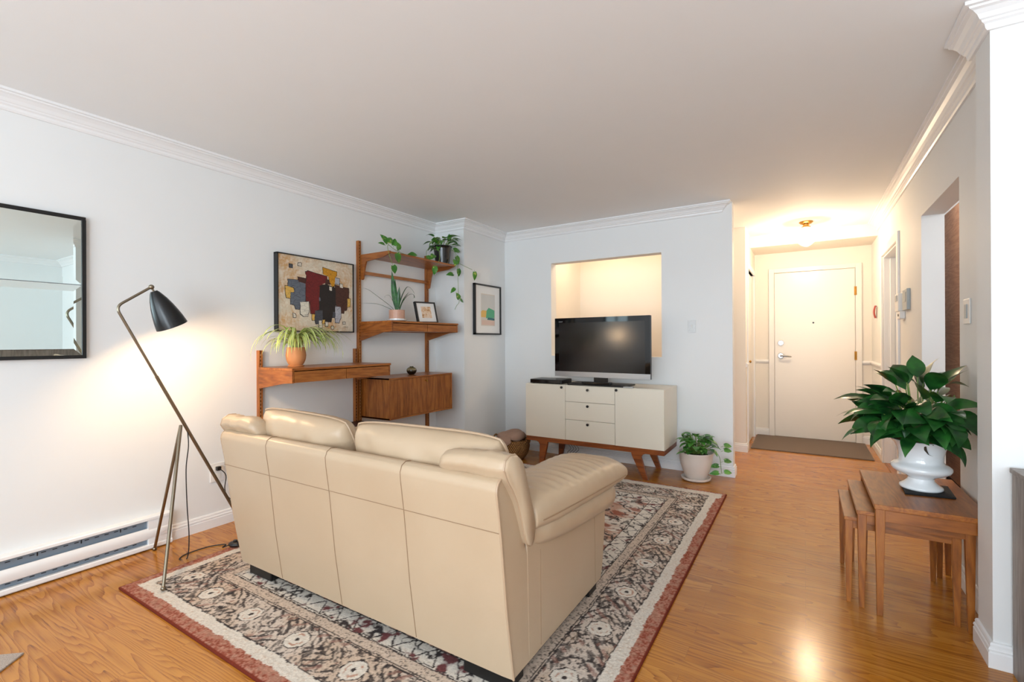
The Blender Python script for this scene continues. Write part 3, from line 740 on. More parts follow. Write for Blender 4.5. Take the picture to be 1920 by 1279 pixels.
g = G(); dq = -cr * .55 - cf * .85; dq.normalize(); sd_ = Vector((-dq.y, dq.x, 0))
ribbon(g, [Vector((ux, uy, U0)) + dq * .107 + Vector((0, 0, .225)), Vector((ux, uy, U0)) + dq * .098 + sd_ * .0 + Vector((0, 0, .20)), Vector((ux, uy, U0)) + dq * .094 + sd_ * .012 + Vector((0, 0, .18)), Vector((ux, uy, U0)) + dq * .092 + sd_ * .03 + Vector((0, 0, .172))], .016)
g.obj('dry_leaf', plain('dry_leaf_brown', '#3c3326', .6), PL)
gl_ = G(); gs_ = G(); R_ = random.Random(12)
c0 = Vector((ux, uy, U0 + .235))
def lily(az, el, stem, L, Wd, droop, r0=.03, roll=0.0):
    dh = Vector((cos(az), sin(az), 0)); st = c0 + dh * r0
    d0 = (dh * cos(el) + Vector((0, 0, 1)) * sin(el)).normalized()
    p1 = st + d0 * stem * .5 + Vector((0, 0, .01)); p2 = st + d0 * stem
    gs_.tube([st, p1, p2], [.0032, .0028, .0022], 6)
    d1 = (d0 + dh * .35 - Vector((0, 0, .10))).normalized()
    e = p2 + d1 * L * .9
    # keep blades clear of the wall and the column
    if e.x > XR - .03 or (e.x > PX - .02 and e.y < PY1 + .03): return
    sd = d1.cross(Vector((0, 0, 1))).normalized()
    leaf(gl_, p2, d1, L, Wd, droop, up=Vector((0, 0, 1)) + sd * roll, heart=False, n=10, m=4, fold=.14, wave=.06)
# named leaves measured from the picture first, then a random crown
def lily_dir(r, f, u, stem, L, Wd, droop):
    d = cr * r + cf * f; az = math.atan2(d.y, d.x); el = math.atan2(u, d.length); lily(az, el, stem, L, Wd, droop)
for a in [(-1, -.1, .75, .22, .20, .055, .9), (-.9, .1, 1.3, .24, .14, .06, .5), (-.55, .0, 1.6, .27, .13, .07, .5), (-.25, 0, 1.9, .27, .12, .07, .7), (.05, .1, 2.5, .29, .13, .075, .4),
          (.18, -.2, 2.0, .23, .15, .075, .5), (.4, .15, 1.8, .25, .14, .07, .8), (.7, .4, 1.2, .22, .16, .08, .7), (.8, 0.9, .9, .2, .2, .08, .6), (-1, -.4, .45, .17, .19, .05, 1.0), (-1, .2, .35, .16, .18, .05, 1.1),
          (-.8, -.6, .30, .10, .16, .06, 1.3), (-.5, -1, .7, .14, .19, .08, 1.3), (0, -1, .9, .14, .18, .085, 1.3), (.45, -1, .8, .15, .20, .085, 1.2), (.7, -.8, .35, .12, .18, .07, 1.4), (.2, -1, .15, .06, .15, .06, 1.5), (.9, -.7, .1, .08, .16, .05, 1.3)]:
    lily_dir(*a)
for k in range(80):
    az = R_.uniform(0, 2 * pi); el = R_.uniform(.2, 1.5); st = .07 + .17 * (el / 1.5) + R_.uniform(-.03, .03)
    lily(az, el, st, R_.uniform(.14, .20), R_.uniform(.065, .095), R_.uniform(.5, 1.6), R_.uniform(.01, .05), R_.uniform(-1.0, 1.0))
for k in range(46):   # fuller, more upright blades on the room side and in the middle
    az = R_.gauss(-1.9, .9); el = R_.uniform(.5, 1.35); st = R_.uniform(.05, .20)
    lily(az, el, st, R_.uniform(.14, .20), R_.uniform(.07, .10), R_.uniform(1.3, 2.3), R_.uniform(.0, .06), R_.uniform(-1.3, 1.3))
gl_.obj('foliage', LILY, PL, smooth=True, angle=180); gs_.obj('stems', STEM, PL, smooth=True)

# pothos in cream pot on the floor ------------------------------
qx, qy = -.800, 4.285
PP = thing('potted_pothos', 'cream round pot with trailing pothos standing right of the console', 'potted plant', (qx, qy, 0))
G().lathe([(.0, 0), (.10, 0), (.118, .012), (.122, .028), (.117, .030), (.108, .018), (.09, .012), (0, .012)], (qx, qy, 0), 48).obj('saucer', CERC, PP, smooth=True)
G().lathe([(.0, .013), (.078, .013), (.088, .03), (.108, .08), (.125, .13), (.134, .18), (.138, .22), (.145, .232), (.145, .243), (.136, .243), (.130, .225), (0, .215)], (qx, qy, 0), 56).obj('pot', CERC, PP, smooth=True)
G().lathe([(.13, .216), (.10, .222), (.05, .228), (0, .23)], (qx, qy, 0), 30, caps=False).obj('soil', SOIL, PP, smooth=True)
gl_ = G(); gs_ = G(); R_ = random.Random(8)
def sprig(p0, p1, L, Wd, d, droop=.7, rr=.0022, heart=True):
    p0 = Vector(p0); p1 = Vector(p1); mid = (p0 + p1) / 2 + Vector((0, 0, .015))
    gs_.tube(smooth_path([p0, mid, p1], 4), rr, 6)
    leaf(gl_, p1, d, L, Wd, droop, heart=heart, n=7, m=4, fold=.18)
for k in range(72):
    a = R_.uniform(0, 2 * pi); r = R_.uniform(.02, .10); h = R_.uniform(.03, .17) * (1.1 - r * 3)
    p0 = (qx + r * .6 * cos(a), qy + r * .6 * sin(a), .225)
    p1 = (qx + (r * 1.35) * cos(a), qy + (r * 1.35) * sin(a), .235 + h)
    if p1[1] > YB - .12: continue
    if p1[0] + .06 * cos(a) < -.975 or (p1[0] < -.9 and cos(a) < -.2 and p1[1] > 4.2): continue
    el = R_.uniform(-.1, .7); b = a + R_.uniform(-.6, .6)
    sprig(p0, p1, R_.uniform(.06, .095), R_.uniform(.048, .072), (cos(a) * cos(el), sin(a) * cos(el), sin(el)), R_.uniform(.5, 1.3))
for r_, u_, z0_ in ((-.10, -.14, .29), (-.13, -.10, .26), (-.10, -.10, .36)):
    q = Vector((qx, qy, 0)) + cr * r_ + cf * u_
    sprig((qx, qy, .23), (q.x, q.y, z0_), .08, .055, (-cr.x, -cr.y, .1), .6)
vine = [Vector((qx, qy, .24)) + cr * a + Vector((0, 0, b)) - cf * c for a, b, c in ((.05, .03, .05), (.13, .02, .08), (.165, -.03, .09), (.175, -.10, .09), (.18, -.16, .09))]
gs_.tube(smooth_path(vine, 6), .0022, 6)
for i, (sgn, zz) in enumerate(((1, .17), (-1, .13), (1, .075), (-1, .07), (1, .30), (1, .26))):
    b0 = Vector((qx, qy, zz)) + cr * .175 - cf * .09; e = b0 + cr * sgn * (.03 if sgn > 0 else .02) + Vector((0, 0, .012))
    gs_.tube([b0, e], .0015, 6); leaf(gl_, e, cr * sgn * 1.0 + Vector((0, 0, .0)), .075, .045, .5, up=-cf + Vector((0, 0, .8)), heart=True)
gl_.obj('foliage', POTHOS2, PP, smooth=True, angle=180); gs_.obj('stems', STEM, PP, smooth=True)

# trailing pothos on the top shelf ------------------------------
bx, byy = -3.0, 3.545
TP = thing('trailing_pothos', 'trailing variegated pothos in a black pot on the top shelf', 'potted plant', (bx, byy, ST))
potg = plain('black_glazed_pot', '#06090a', .22, coat=.2)
G().lathe([(.0, 0), (.062, 0), (.068, .006), (.086, .15), (.09, .165), (.094, .17), (.094, .178), (.088, .178), (.083, .160), (0, .158)], (bx, byy, ST + .0005), 48).obj('pot', potg, TP, smooth=True)
G().lathe([(.084, .16), (.04, .166), (0, .168)], (bx, byy, ST), 24, caps=False).obj('soil', SOIL, TP, smooth=True)
gl_ = G(); gs_ = G(); R_ = random.Random(21)
for k in range(34):
    a = R_.uniform(0, 2 * pi); r = R_.uniform(.03, .13); h = R_.uniform(.0, .11)
    p1 = Vector((bx + r * cos(a), byy + r * sin(a), ST + .17 + h))
    if p1.x < XL + .07 or p1.y > YB1 - .08: continue
    el = R_.uniform(-.5, .6)
    dd = Vector((cos(a) * cos(el), sin(a) * cos(el), sin(el)))
    e = p1 + dd * .11
    if e.x < XL + .01 or e.y > YB1 - .01 or e.z > CZ - .1: continue
    sprig((bx + r * .4 * cos(a), byy + r * .4 * sin(a), ST + .165), p1, R_.uniform(.07, .10), R_.uniform(.045, .06), dd, R_.uniform(.4, 1.1), .0022)
def vine(pts, leaves, rr=.002):
    gs_.tube(smooth_path(pts, 6), rr, 6)
    for (p, d, L, Wd) in leaves:
        p = Vector(p); d = Vector(d); q = p + d.normalized() * .02
        gs_.tube([p, q], .0014, 5); leaf(gl_, q, d, L, Wd, .6, up=(1, -.6, .6), heart=True, fold=.15)
F0 = SX1
# vine creeping left along the shelf and over its front corner
vine([(bx, byy - .05, ST + .165), (-3.03, 3.36, ST + .12), (-2.98, 3.28, ST + .02), (-2.95, 3.10, ST + .012), (-2.94, 2.95, ST + .012), (-2.93, 2.84, ST + .03), (-2.91, 2.76, ST + .05), (-2.88, 2.72, ST + .02), (-2.86, 2.72, ST - .05), (-2.85, 2.74, ST - .11)],
     [((-2.95, 3.24, ST + .015), (.25, .5, .15), .08, .05), ((-2.95, 3.12, ST + .015), (.2, -.8, .1), .09, .05), ((-2.94, 3.02, ST + .012), (.3, .8, .2), .08, .05), ((-2.93, 2.90, ST + .02), (.3, -.4, .5), .075, .055),
      ((-2.92, 2.82, ST + .04), (.1, .2, 1), .07, .05), ((-2.91, 2.76, ST + .05), (0, -.7, .8), .09, .055), ((-2.90, 2.74, ST + .05), (-.1, .5, .8), .085, .055), ((-2.90, 2.72, ST + .04), (.1, -1, .2), .06, .03),
      ((-2.87, 2.80, ST + .0), (.1, .5, -1), .09, .06), ((-2.85, 2.74, ST - .11), (.2, .3, -.9), .07, .055)])
# vines hanging over the right end
E1 = (-2.88, 3.63)
vine([(bx + .05, byy + .05, ST + .165), (-2.98, 3.58, ST + .17), (-2.90, 3.62, ST + .12), (E1[0], E1[1], ST + .0), (E1[0], 3.635, ST - .15), (E1[0], 3.64, ST - .28), (-2.875, 3.645, ST - .36), (-2.87, 3.60, ST - .40), (-2.87, 3.57, ST - .44)],
     [((-2.90, 3.62, ST + .10), (.2, .5, -.9), .09, .06), ((-2.92, 3.60, ST + .14), (.3, .9, .2), .095, .065), ((E1[0], E1[1], ST - .02), (.1, .3, -1), .08, .05), ((-2.88, 3.60, ST + .05), (.5, -.6, -.5), .09, .06),
      ((-2.88, 3.58, ST - .10), (0, -1, .0), .085, .05), ((-2.88, 3.60, ST - .22), (0, -.8, -.6), .07, .04), ((-2.87, 3.64, ST - .35), (.1, -.3, .5), .07, .055), ((-2.875, 3.64, ST - .34), (.1, .8, -.1), .07, .045)])
vine([(-2.93, 3.62, ST + .05), (-2.86, 3.70, ST - .0), (-2.83, 3.80, ST - .03)], [((-2.82, 3.82, ST - .03), (.1, .1, -1), .09, .05)])
vine([(-2.98, 3.40, ST + .12), (-2.90, 3.38, ST + .10), (-2.885, 3.36, ST - .0), (-2.885, 3.30, ST - .05)], [((-2.88, 3.30, ST - .04), (.1, -.2, -1), .08, .055), ((-2.885, 3.30, ST + .05), (.4, -.8, -.3), .09, .055)])
vine([(bx + .03, byy + .05, ST + .17), (-3.02, 3.6, ST + .24), (-3.0, 3.66, ST + .25)], [((-3.0, 3.64, ST + .24), (0, .25, 1), .085, .045)])
gl_.obj('foliage', POTHOS, TP, smooth=True, angle=180); gs_.obj('vines', STEM, TP, smooth=True)

# spider plant on desk -----------------------------------------
sx, sy, sz = -3.09, 2.04, 1.03
SP = thing('spider_plant', 'variegated spider plant in a terracotta pot on the lower desk', 'potted plant', (sx, sy, sz))
G().lathe([(.0, 0), (.052, 0), (.056, .006), (.05, .010), (0, .010)], (sx, sy, sz + .0005), 40).obj('saucer', TERRA, SP, smooth=True)
G().lathe([(.0, .0105), (.042, .0105), (.052, .02), (.064, .05), (.068, .08), (.064, .11), (.060, .13), (.062, .138), (.056, .138), (.054, .12), (0, .118)], (sx, sy, sz), 44).obj('pot', TERRA, SP, smooth=True)
def spidermat():
    m, n, l, p = new_mat('spider_leaf'); g = NG(m)
    a = n.new('ShaderNodeVertexColor'); a.layer_name = 'stripe'
    g.put(p.inputs['Base Color'], g.mix(g.sep(a.outputs[0])[0], lin('#86a83a'), lin('#e6e9a2'))); p.inputs['Roughness'].default_value = .4; return m
gl_ = G(); R_ = random.Random(5)
def blade(az, L, lift, drop, w):
    d = Vector((cos(az), sin(az), 0)); p = Vector((sx, sy, sz + .12)) + d * .02; pts = []
    el = lift
    for i in range(12):
        pts.append(p.copy()); p = p + (d * cos(el) + Vector((0, 0, 1)) * sin(el)) * L / 11; el -= drop / 11
        if p.x < XL + .05: p.x = XL + .05
        inside = p.x < -2.845 and 1.84 < p.y < 2.74
        if inside and p.z < sz + .006 : p.z = sz + .006
    ribbon(gl_, pts, w, fold=.35)
for k in range(80):
    az = R_.gauss(.35, .85); blade(az, R_.uniform(.26, .47), R_.uniform(1.2, 1.55), R_.uniform(2.7, 3.1), R_.uniform(.014, .021))
for k in range(34):
    az = R_.uniform(-pi, pi); blade(az, R_.uniform(.16, .32), R_.uniform(1.1, 1.5), R_.uniform(1.8, 3.0), R_.uniform(.011, .017))
for az, L, lift, drop in ((-.75, .42, 1.2, 3.0), (-.7 + pi, .4, 1.1, 2.4), (1.2, .46, 1.25, 2.6), (1.35, .5, 1.0, 2.0), (.9, .48, 1.2, 3.2), (-1.5, .5, 1.2, 3.1), (-1.3, .36, .9, 2.2), (.4, .42, 1.2, 3.0), (.7, .45, 1.1, 2.9)):
    blade(az, L, lift, drop, .009)
o = gl_.obj('foliage', spidermat(), SP, smooth=True, angle=180)
me = o.data; ca = me.color_attributes.new('stripe', 'FLOAT_COLOR', 'POINT')
# pale margins, green middle: the strip vertices come in threes before merging
val = [0.0] * len(me.vertices)
for i, v in enumerate(gl_.v):
    pass
import collections
idx = {}
for i, v in enumerate(me.vertices): idx[(round(v.co.x, 5), round(v.co.y, 5), round(v.co.z, 5))] = i
for i, v in enumerate(gl_.v):
    k = (round(v[0] - sx, 5), round(v[1] - sy, 5), round(v[2] - sz, 5)); j = idx.get(k)
    if j is not None: val[j] = 1.0 if i % 3 != 1 else .0
ca.data.foreach_set('color', [c for v in val for c in (v, v, v, 1.0)])

# snake plant on the writing shelf ------------------------------
kx, ky = -3.05, 2.985
SN = thing('snake_plant', 'snake plant in a pink beaded pot on a white saucer', 'potted plant', (kx, ky, SZ))
G().lathe([(.0, 0), (.05, 0), (.085, .012), (.088, .018), (.08, .017), (.05, .008), (0, .008)], (kx, ky, SZ + .0005), 44).obj('saucer', CERW, SN, smooth=True)
g = G(); prof = [(.0, .009), (.066, .009), (.066, .028)]; n_ = 72; rings = []
g.lathe(prof + [(0, .028)], (kx, ky, SZ), 48); g.m = 1
zs_ = [.028 + i * .0045 for i in range(18)]
for i, z in enumerate(zs_):
    r = .067 + (.0015 if i % 2 else 0); rings.append([(kx + (r + .001 * sin(24 * a)) * cos(a), ky + (r + .001 * sin(24 * a)) * sin(a), SZ + z) for a in [2 * pi * q / n_ for q in range(n_)]])
rings.append([(kx + .060 * cos(a), ky + .060 * sin(a), SZ + .105) for a in [2 * pi * q / n_ for q in range(n_)]])
rings.append([(kx + .058 * cos(a), ky + .058 * sin(a), SZ + .09) for a in [2 * pi * q / n_ for q in range(n_)]])
g.loft(rings); g.obj('pot', [CERW, plain('pink_glaze', '#c69a84', .4, var=.12, scale=40)], SN, smooth=True, angle=60)
g = G()
def sn(d, L, w, droop, r=.02, tw=0):
    d = Vector(d); b = Vector((kx, ky, SZ + .092)) + Vector((d.x, d.y, 0)) * r
    leaf(g, b, d, L, w, droop, up=-cf, n=10, m=4, fold=.35)
for d, L, w, dr in ((cr * -.12 + Vector((0, 0, 1)), .37, .05, .05), (cr * .1 + Vector((0, 0, 1)), .22, .045, -.05), (cr * -.06 + Vector((0, 0, 1)), .30, .03, .1)): sn(d, L, w, dr)
def strap(pts, w=.014): ribbon(g, smooth_path([Vector((kx, ky, SZ + .09)) + cr * a - cf * c + Vector((0, 0, b)) for a, b, c in pts], 5), w, fold=.4)
strap([(-.02, 0, 0), (-.06, .05, 0), (-.16, .13, .02), (-.24, .19, .03), (-.29, .205, .04)], .02); strap([(-.02, 0, 0), (-.05, .02, .02), (-.14, .06, .05), (-.22, .07, .06), (-.30, .07, .07)], .014)
strap([(.02, 0, 0), (.03, .08, 0), (.06, .16, .01), (.10, .215, .02), (.14, .19, .03), (.165, .15, .04)], .016); strap([(.02, 0, .0), (.05, .08, 0), (.10, .14, .01), (.145, .15, .02), (.16, .12, .03), (.14, .11, .04)], .012)
strap([(-.01, 0, 0), (-.03, .08, .01), (-.06, .14, .02), (-.09, .14, .03), (-.10, .12, .03)], .012); strap([(.02, 0, 0), (.06, .10, .01), (.11, .17, .02)], .022)
g.obj('foliage', SNAKE, SN, smooth=True, angle=180)

# small round vase on cabinet -----------------------------------
def vasemat():
    m, n, l, p = new_mat('vase_glaze'); g = NG(m); v = g.obj(); x = g.sep(v)
    f = g.math('ADD', g.math('MULTIPLY', x[2], 12.0), g.math('MULTIPLY', g.noise(v, 40, 3), .25))
    g.put(p.inputs['Base Color'], g.ramp(f, [(.45, '#1a120c'), (.6, '#4b4030'), (.72, '#8b8060'), (.95, '#3f3d22')])); p.inputs['Roughness'].default_value = .15; return m
tag(G().lathe([(.0, 0), (.022, 0), (.034, .010), (.044, .025), (.047, .038), (.044, .051), (.033, .063), (.018, .069), (.017, .076), (.013, .076), (.014, .066), (0, .06)], (-3.085, 3.2, .9005), 40).obj('round_vase', vasemat(), smooth=True, base=(-3.085, 3.2, .9005)),
    'small round dark glazed vase on the hanging teak cabinet', 'vase')

# ---------------------------------------------------------------- console, tv and boxes
CN = thing('media_console', 'cream media console on angled walnut legs under the television', 'console', (-1.675, 4.27, 0))
X0, X1, Y0, Y1, Z0, Z1 = -2.350, -1.003, 4.03, 4.495, .272, .787
g = G(); w = .016
g.box(X0, X1, Y0 + .018, Y1, Z1 - w, Z1); g.box(X0, X1, Y0 + .018, Y1, Z0, Z0 + w); g.box(X0, X0 + w, Y0 + .018, Y1, Z0 + w, Z1 - w); g.box(X1 - w, X1, Y0 + .018, Y1, Z0 + w, Z1 - w); g.box(X0 + w, X1 - w, Y1 - .01, Y1, Z0 + w, Z1 - w)
g.box(X0 + w, X1 - w, Y0 + .03, Y0 + .05, Z0 + w, Z1 - w)
g.obj('body', LACQ, CN)
xa, xb = -1.918, -1.433; gp = .0015
for (a, b, kx_) in ((X0, xa, xa - .032), (xb, X1, xb + .018)):
    dd = G().box(a + gp, b - gp, Y0, Y0 + .017, Z0, Z1 - .004).obj('door', LACQ, CN, bevel=.001)
    G().lathe([(.006, 0), (.006, .012), (.012, .016), (.012, .022), (.0, .023)], (kx_, Y0, Z1 - .022), 18, (0, -1, 0)).obj('knob', BLACK, dd, smooth=True)
zz = [Z0, .466, .634, Z1 - .004]
for i in range(3):
    dd = G().box(xa + gp, xb - gp, Y0, Y0 + .017, zz[i] + gp, zz[i + 1] - gp).obj('drawer', LACQ, CN, bevel=.001)
    G().lathe([(.006, 0), (.006, .012), (.012, .016), (.012, .022), (.0, .023)], (-1.688, Y0, zz[i + 1] - .022 - .01), 18, (0, -1, 0)).obj('knob', BLACK, dd, smooth=True)
fz0, fz1 = .228, Z0
g = G(); g.box(X0 + .003, X1 - .003, Y0 + .004, Y0 + .034, fz0, fz1); g.box(X0 + .003, X1 - .003, Y1 - .036, Y1 - .006, fz0, fz1)
g.box(X0 + .003, X0 + .033, Y0 + .034, Y1 - .036, fz0, fz1); g.box(X1 - .033, X1 - .003, Y0 + .034, Y1 - .036, fz0, fz1); g.obj('base_frame', WALNUT, CN, bevel=.002)
for (xt, xbm) in ((-2.155, -2.185), (-1.245, -1.163)):
    sg = -1 if xt < -1.7 else 1
    for ya_ in (Y0 + .004, Y1 - .036):
        # flared leg with a curved shoulder where it meets the rail
        out = [(xt + sg * .085, fz0 + .002), (xt + sg * .055, fz0 - .010), (xt + sg * .042, fz0 - .035), (xbm + sg * .020, 0), (xbm - sg * .022, 0), (xt - sg * .038, fz0 - .03), (xt - sg * .046, fz0 + .002)]
        G().prism(out, 'y', ya_, ya_ + .030).obj('leg', WALNUT, CN, bevel=.002)
TV = thing('television', 'large black flat television with silver lower edge on the cream console', 'television', (-1.66, 4.22, Z1))
tc = Vector((-1.652, 4.235, 0)); ang = .055; tr = Vector((cos(ang), -sin(ang), 0)); tf = Vector((-sin(ang), -cos(ang), 0))
def tbox(g, u0, u1, d0, d1, z0, z1): g.obox(tc + tr * (u0 + u1) / 2 + tf * (d0 + d1) / 2 + Vector((0, 0, (z0 + z1) / 2)), tr * (u1 - u0) / 2, tf * (d1 - d0) / 2, Vector((0, 0, (z1 - z0) / 2)))
tw = .487; tz0, tz1 = .852, 1.430
g = G(); tbox(g, -tw, tw, -.035, .0, tz0, tz1); tbox(g, -.3, .3, -.07, -.035, tz0 + .1, tz1 - .12); g.obj('casing', BLACK, TV, bevel=.003)
scr, n, l, p = new_mat('tv_screen'); gg = NG(scr); v_ = gg.obj(); gg.put(p.inputs['Base Color'], gg.mix(gg.noise(v_, 3, 2), lin('#0a0909'), lin('#151210'))); p.inputs['Roughness'].default_value = .17
gls = plain('tv_gloss_bezel', '#050607', .05)
g = G(); b = .048
tbox(g, -tw, tw, 0, .003, tz1 - b, tz1); tbox(g, -tw, -tw + b, 0, .003, tz0 + .04, tz1 - b); tbox(g, tw - b, tw, 0, .003, tz0 + .04, tz1 - b); g.obj('bezel', gls, TV)
g = G(); tbox(g, -tw + b, tw - b, 0, .0015, tz0 + .05, tz1 - b); g.obj('screen', scr, TV)
g = G(); tbox(g, -tw, tw, 0, .006, tz0, tz0 + .05); g.obj('silver_strip', SILVER, TV, bevel=.001)
g = G(); tbox(g, -.07, .07, -.03, -.015, Z1 + .012, tz0 + .02); g.obj('neck', BLACK, TV)
g = G(); tbox(g, -.29, .31, -.10, .12, Z1 + .0005, Z1 + .013); g.obj('stand_base', BLACK, TV, bevel=.003)
cu = bpy.data.curves.new('maker_badge', 'FONT'); cu.body = 'SONY'; cu.size = .017; cu.extrude = .0004
to = bpy.data.objects.new('tmp_text', cu); COL.objects.link(to); bpy.context.view_layer.update()
tm = bpy.data.meshes.new_from_object(to.evaluated_get(bpy.context.evaluated_depsgraph_get())); bpy.data.objects.remove(to)
Mx = Matrix((( tr.x, 0, tf.x, 0), (tr.y, 0, tf.y, 0), (0, 1, 0, 0), (0, 0, 0, 1)))
tm.transform(Matrix.Translation(tc + tr * (-tw + .045) + tf * .0035 + Vector((0, 0, tz1 - .042)) - TV.location) @ Mx)
tm.materials.clear(); tm.materials.append(SILVER); bo = bpy.data.objects.new('maker_badge', tm); COL.objects.link(bo); bo.parent = TV
DV = thing('disc_player', 'slim black disc player at the left end of the cream console', 'media player', (-2.12, 4.17, Z1))
G().box(-2.318, -1.975, 4.065, 4.30, Z1 + .003, Z1 + .042).obj('body', BLACK, DV, bevel=.004)
G().box(-2.31, -1.985, 4.060, 4.065, Z1 + .010, Z1 + .036).obj('front_panel', plain('gloss_black', '#060607', .08), DV, bevel=.001)
[G().lathe([(.012, 0), (.012, .003), (0, .003)], (x, y, Z1), 12).obj('foot', RUBBER, DV) for x in (-2.29, -2.0) for y in (4.09, 4.28)]
RB = thing('set_top_box', 'flat black set-top box lying on the television stand base', 'media box', (-1.62, 4.10, Z1 + .013))
G().box(-1.78, -1.50, 4.095, 4.155, Z1 + .0145, Z1 + .032).obj('body', BLACKM, RB, bevel=.002)
G().box(-1.77, -1.51, 4.092, 4.095, Z1 + .017, Z1 + .029).obj('front_panel', plain('gloss_black2', '#050505', .1), RB)
RC = thing('remote_control', 'slim remote with a silver end at the front edge of the console top', 'remote control', (-1.50, 4.07, Z1))
G().box(-1.90, -1.36, 4.040, 4.085, Z1 + .0005, Z1 + .010).obj('body', BLACK, RC, bevel=.002)
G().box(-1.36, -1.275, 4.038, 4.087, Z1 + .0005, Z1 + .011).obj('silver_end', SILVER, RC, bevel=.002)

# tangle of cables under the console
CB = thing('cable_tangle', 'thin dark cables hanging behind the left legs under the console', 'cable', (-2.1, 4.503, .1))
g = G(); R_ = random.Random(3)
for k in range(4):
    x = -2.10 + k * .03
    g.tube(smooth_path([(x, 4.503, .30), (x + .03, 4.503, .22), (x - .03, 4.5025, .15), (x + .02, 4.503, .08), (x - .02, 4.5025, .03), (x + .05, 4.5025, .006)], 5), .002, 6)
g.obj('cable', CORD, CB, smooth=True)

# ---------------------------------------------------------------- basket with blanket
def wicker():
    m, n, l, p = new_mat('seagrass_weave'); g = NG(m); v = g.obj(); x = g.sep(v)
    ang_ = g.math('ARCTAN2', x[1], x[0])
    w1 = g.math('SINE', g.math('ADD', g.math('MULTIPLY', ang_, 60.0), g.math('MULTIPLY', g.math('FLOOR', g.math('MULTIPLY', x[2], 62.0)), pi)))
    w2 = g.math('ABSOLUTE', g.math('SINE', g.math('MULTIPLY', x[2], 62.0 * pi)))
    f = g.math('MULTIPLY', g.math('ADD', g.math('MULTIPLY', w1, .5), .5), w2)
    nz = g.noise(v, 30, 3)
    g.put(p.inputs['Base Color'], g.ramp(g.math('ADD', g.math('MULTIPLY', f, .7), g.math('MULTIPLY', nz, .3)), [(.1, '#4a2c12'), (.4, '#9c6a32'), (.85, '#cfa367')]))
    p.inputs['Roughness'].default_value = .8; g.bump(f, 1.0, .006); return m
wx, wy = -2.575, 4.12
BK = thing('wicker_basket', 'round woven basket on the floor left of the cream console', 'basket', (wx, wy, 0))
G().lathe([(.0, 0), (.125, 0), (.15, .02), (.178, .07), (.19, .13), (.186, .18), (.178, .20), (.170, .20), (.17, .17), (.165, .06), (.12, .02), (0, .02)], (wx, wy, 0), 64).obj('body', wicker(), BK, smooth=True)
for s_ in (-1, 1):
    G().tube(smooth_path([(wx + s_ * .185, wy - .05, .17), (wx + s_ * .195, wy - .035, .205), (wx + s_ * .195, wy, .222), (wx + s_ * .195, wy + .035, .205), (wx + s_ * .185, wy + .05, .17)], 5), .009, 8).obj('handle', wicker.__call__() if s_ < 0 else MATS['seagrass_weave'], BK, smooth=True)
g = G(); rings = []; nb = 40
prof = [(.150, .19), (.158, .225), (.14, .26), (.10, .275), (.05, .268), (.0, .262)]
for ri, (r, z) in enumerate(prof):
    ring = []
    for i in range(nb):
        a = 2 * pi * i / nb; q = noise.noise(Vector((cos(a) * 1.6, sin(a) * 1.6, ri * .5 + 3)))
        ring.append((wx + (r + .012 * q) * cos(a), wy + (r + .012 * q) * sin(a), z + .03 * q + .012 * sin(3 * a + ri)))
    rings.append(ring)
g.loft(rings)
# corner of the blanket hanging over the front rim
hang = []
for i in range(9):
    t = i / 8; a = -pi / 2 - .35 + t * .9; dz_ = .085 * (1 - abs(2 * t - .8))
    ca_, sa_ = cos(a), sin(a)
    hang.append([(wx + r * ca_, wy + r * sa_, z) for r, z in ((.13, .245), (.175, .232), (.20, .215), (.203, .19 - max(0, dz_) * .5), (.202, .185 - max(0, dz_)), (.196, .185 - max(0, dz_)), (.197, .2), (.17, .222), (.13, .235))])
g.loft(hang)
tag(g.obj('folded_blanket', BLANK, smooth=True, subd=1, base=(wx, wy, .2)), 'dusty pink blanket stuffed in the woven basket', 'blanket')

# ---------------------------------------------------------------- nesting tables
def nest(label, x0, x1, y0, y1, z, th=.022, leg=.034, ap=.05, shelf=True):
    T = thing('nesting_table', label, 'side table', ((x0 + x1) / 2, (y0 + y1) / 2, 0), 'nest of oak side tables')
    G().box(x0, x1, y0, y1, z - th, z).obj('tabletop', OAKT, T, bevel=.0025)
    g = G()
    i = .004
    g.box(x0 + leg, x1 - leg, y0 + .008, y0 + .024, z - th - ap, z - th)
    g.obj('apron', OAKTX, T, bevel=.001)
    G().box(x0 + leg, x1 - leg, y1 - .024, y1 - .008, z - th - ap, z - th).obj('apron', OAKTX, T, bevel=.001)
    for (lx, sx_) in ((x0 + i, 1), (x1 - i, -1)):
        for (ly, sy_) in ((y0 + i, 1), (y1 - i, -1)):
            w1, w0 = leg, leg * .62
            top = [(lx, ly), (lx + sx_ * w1, ly), (lx + sx_ * w1, ly + sy_ * w1 * .8), (lx, ly + sy_ * w1 * .8)]
            bot = [(lx + sx_ * .004, ly + sy_ * .002), (lx + sx_ * (w0 + .004), ly + sy_ * .002), (lx + sx_ * (w0 + .004), ly + sy_ * w0 * .8), (lx + sx_ * .004, ly + sy_ * w0 * .8)]
            g = G(); g.loft([[(a, b, 0) for a, b in bot], [(a, b, z - th - ap) for a, b in top], [(a, b, z - th) for a, b in top]]); g.obj('leg', OAKTV, T, bevel=.0015)
    return T
nest('tallest oak side table of the nest, holding the white urn', .256, .636, 2.572, 3.22, TZ)
nest('middle oak side table, half slid out under the tallest one', .196, .592, 2.608, 3.160, .437, th=.018, leg=.032, ap=.04)
nest('smallest, lowest oak side table at the left end of the nest', .151, .556, 2.640, 3.100, .392, th=.016, leg=.030, ap=.035)

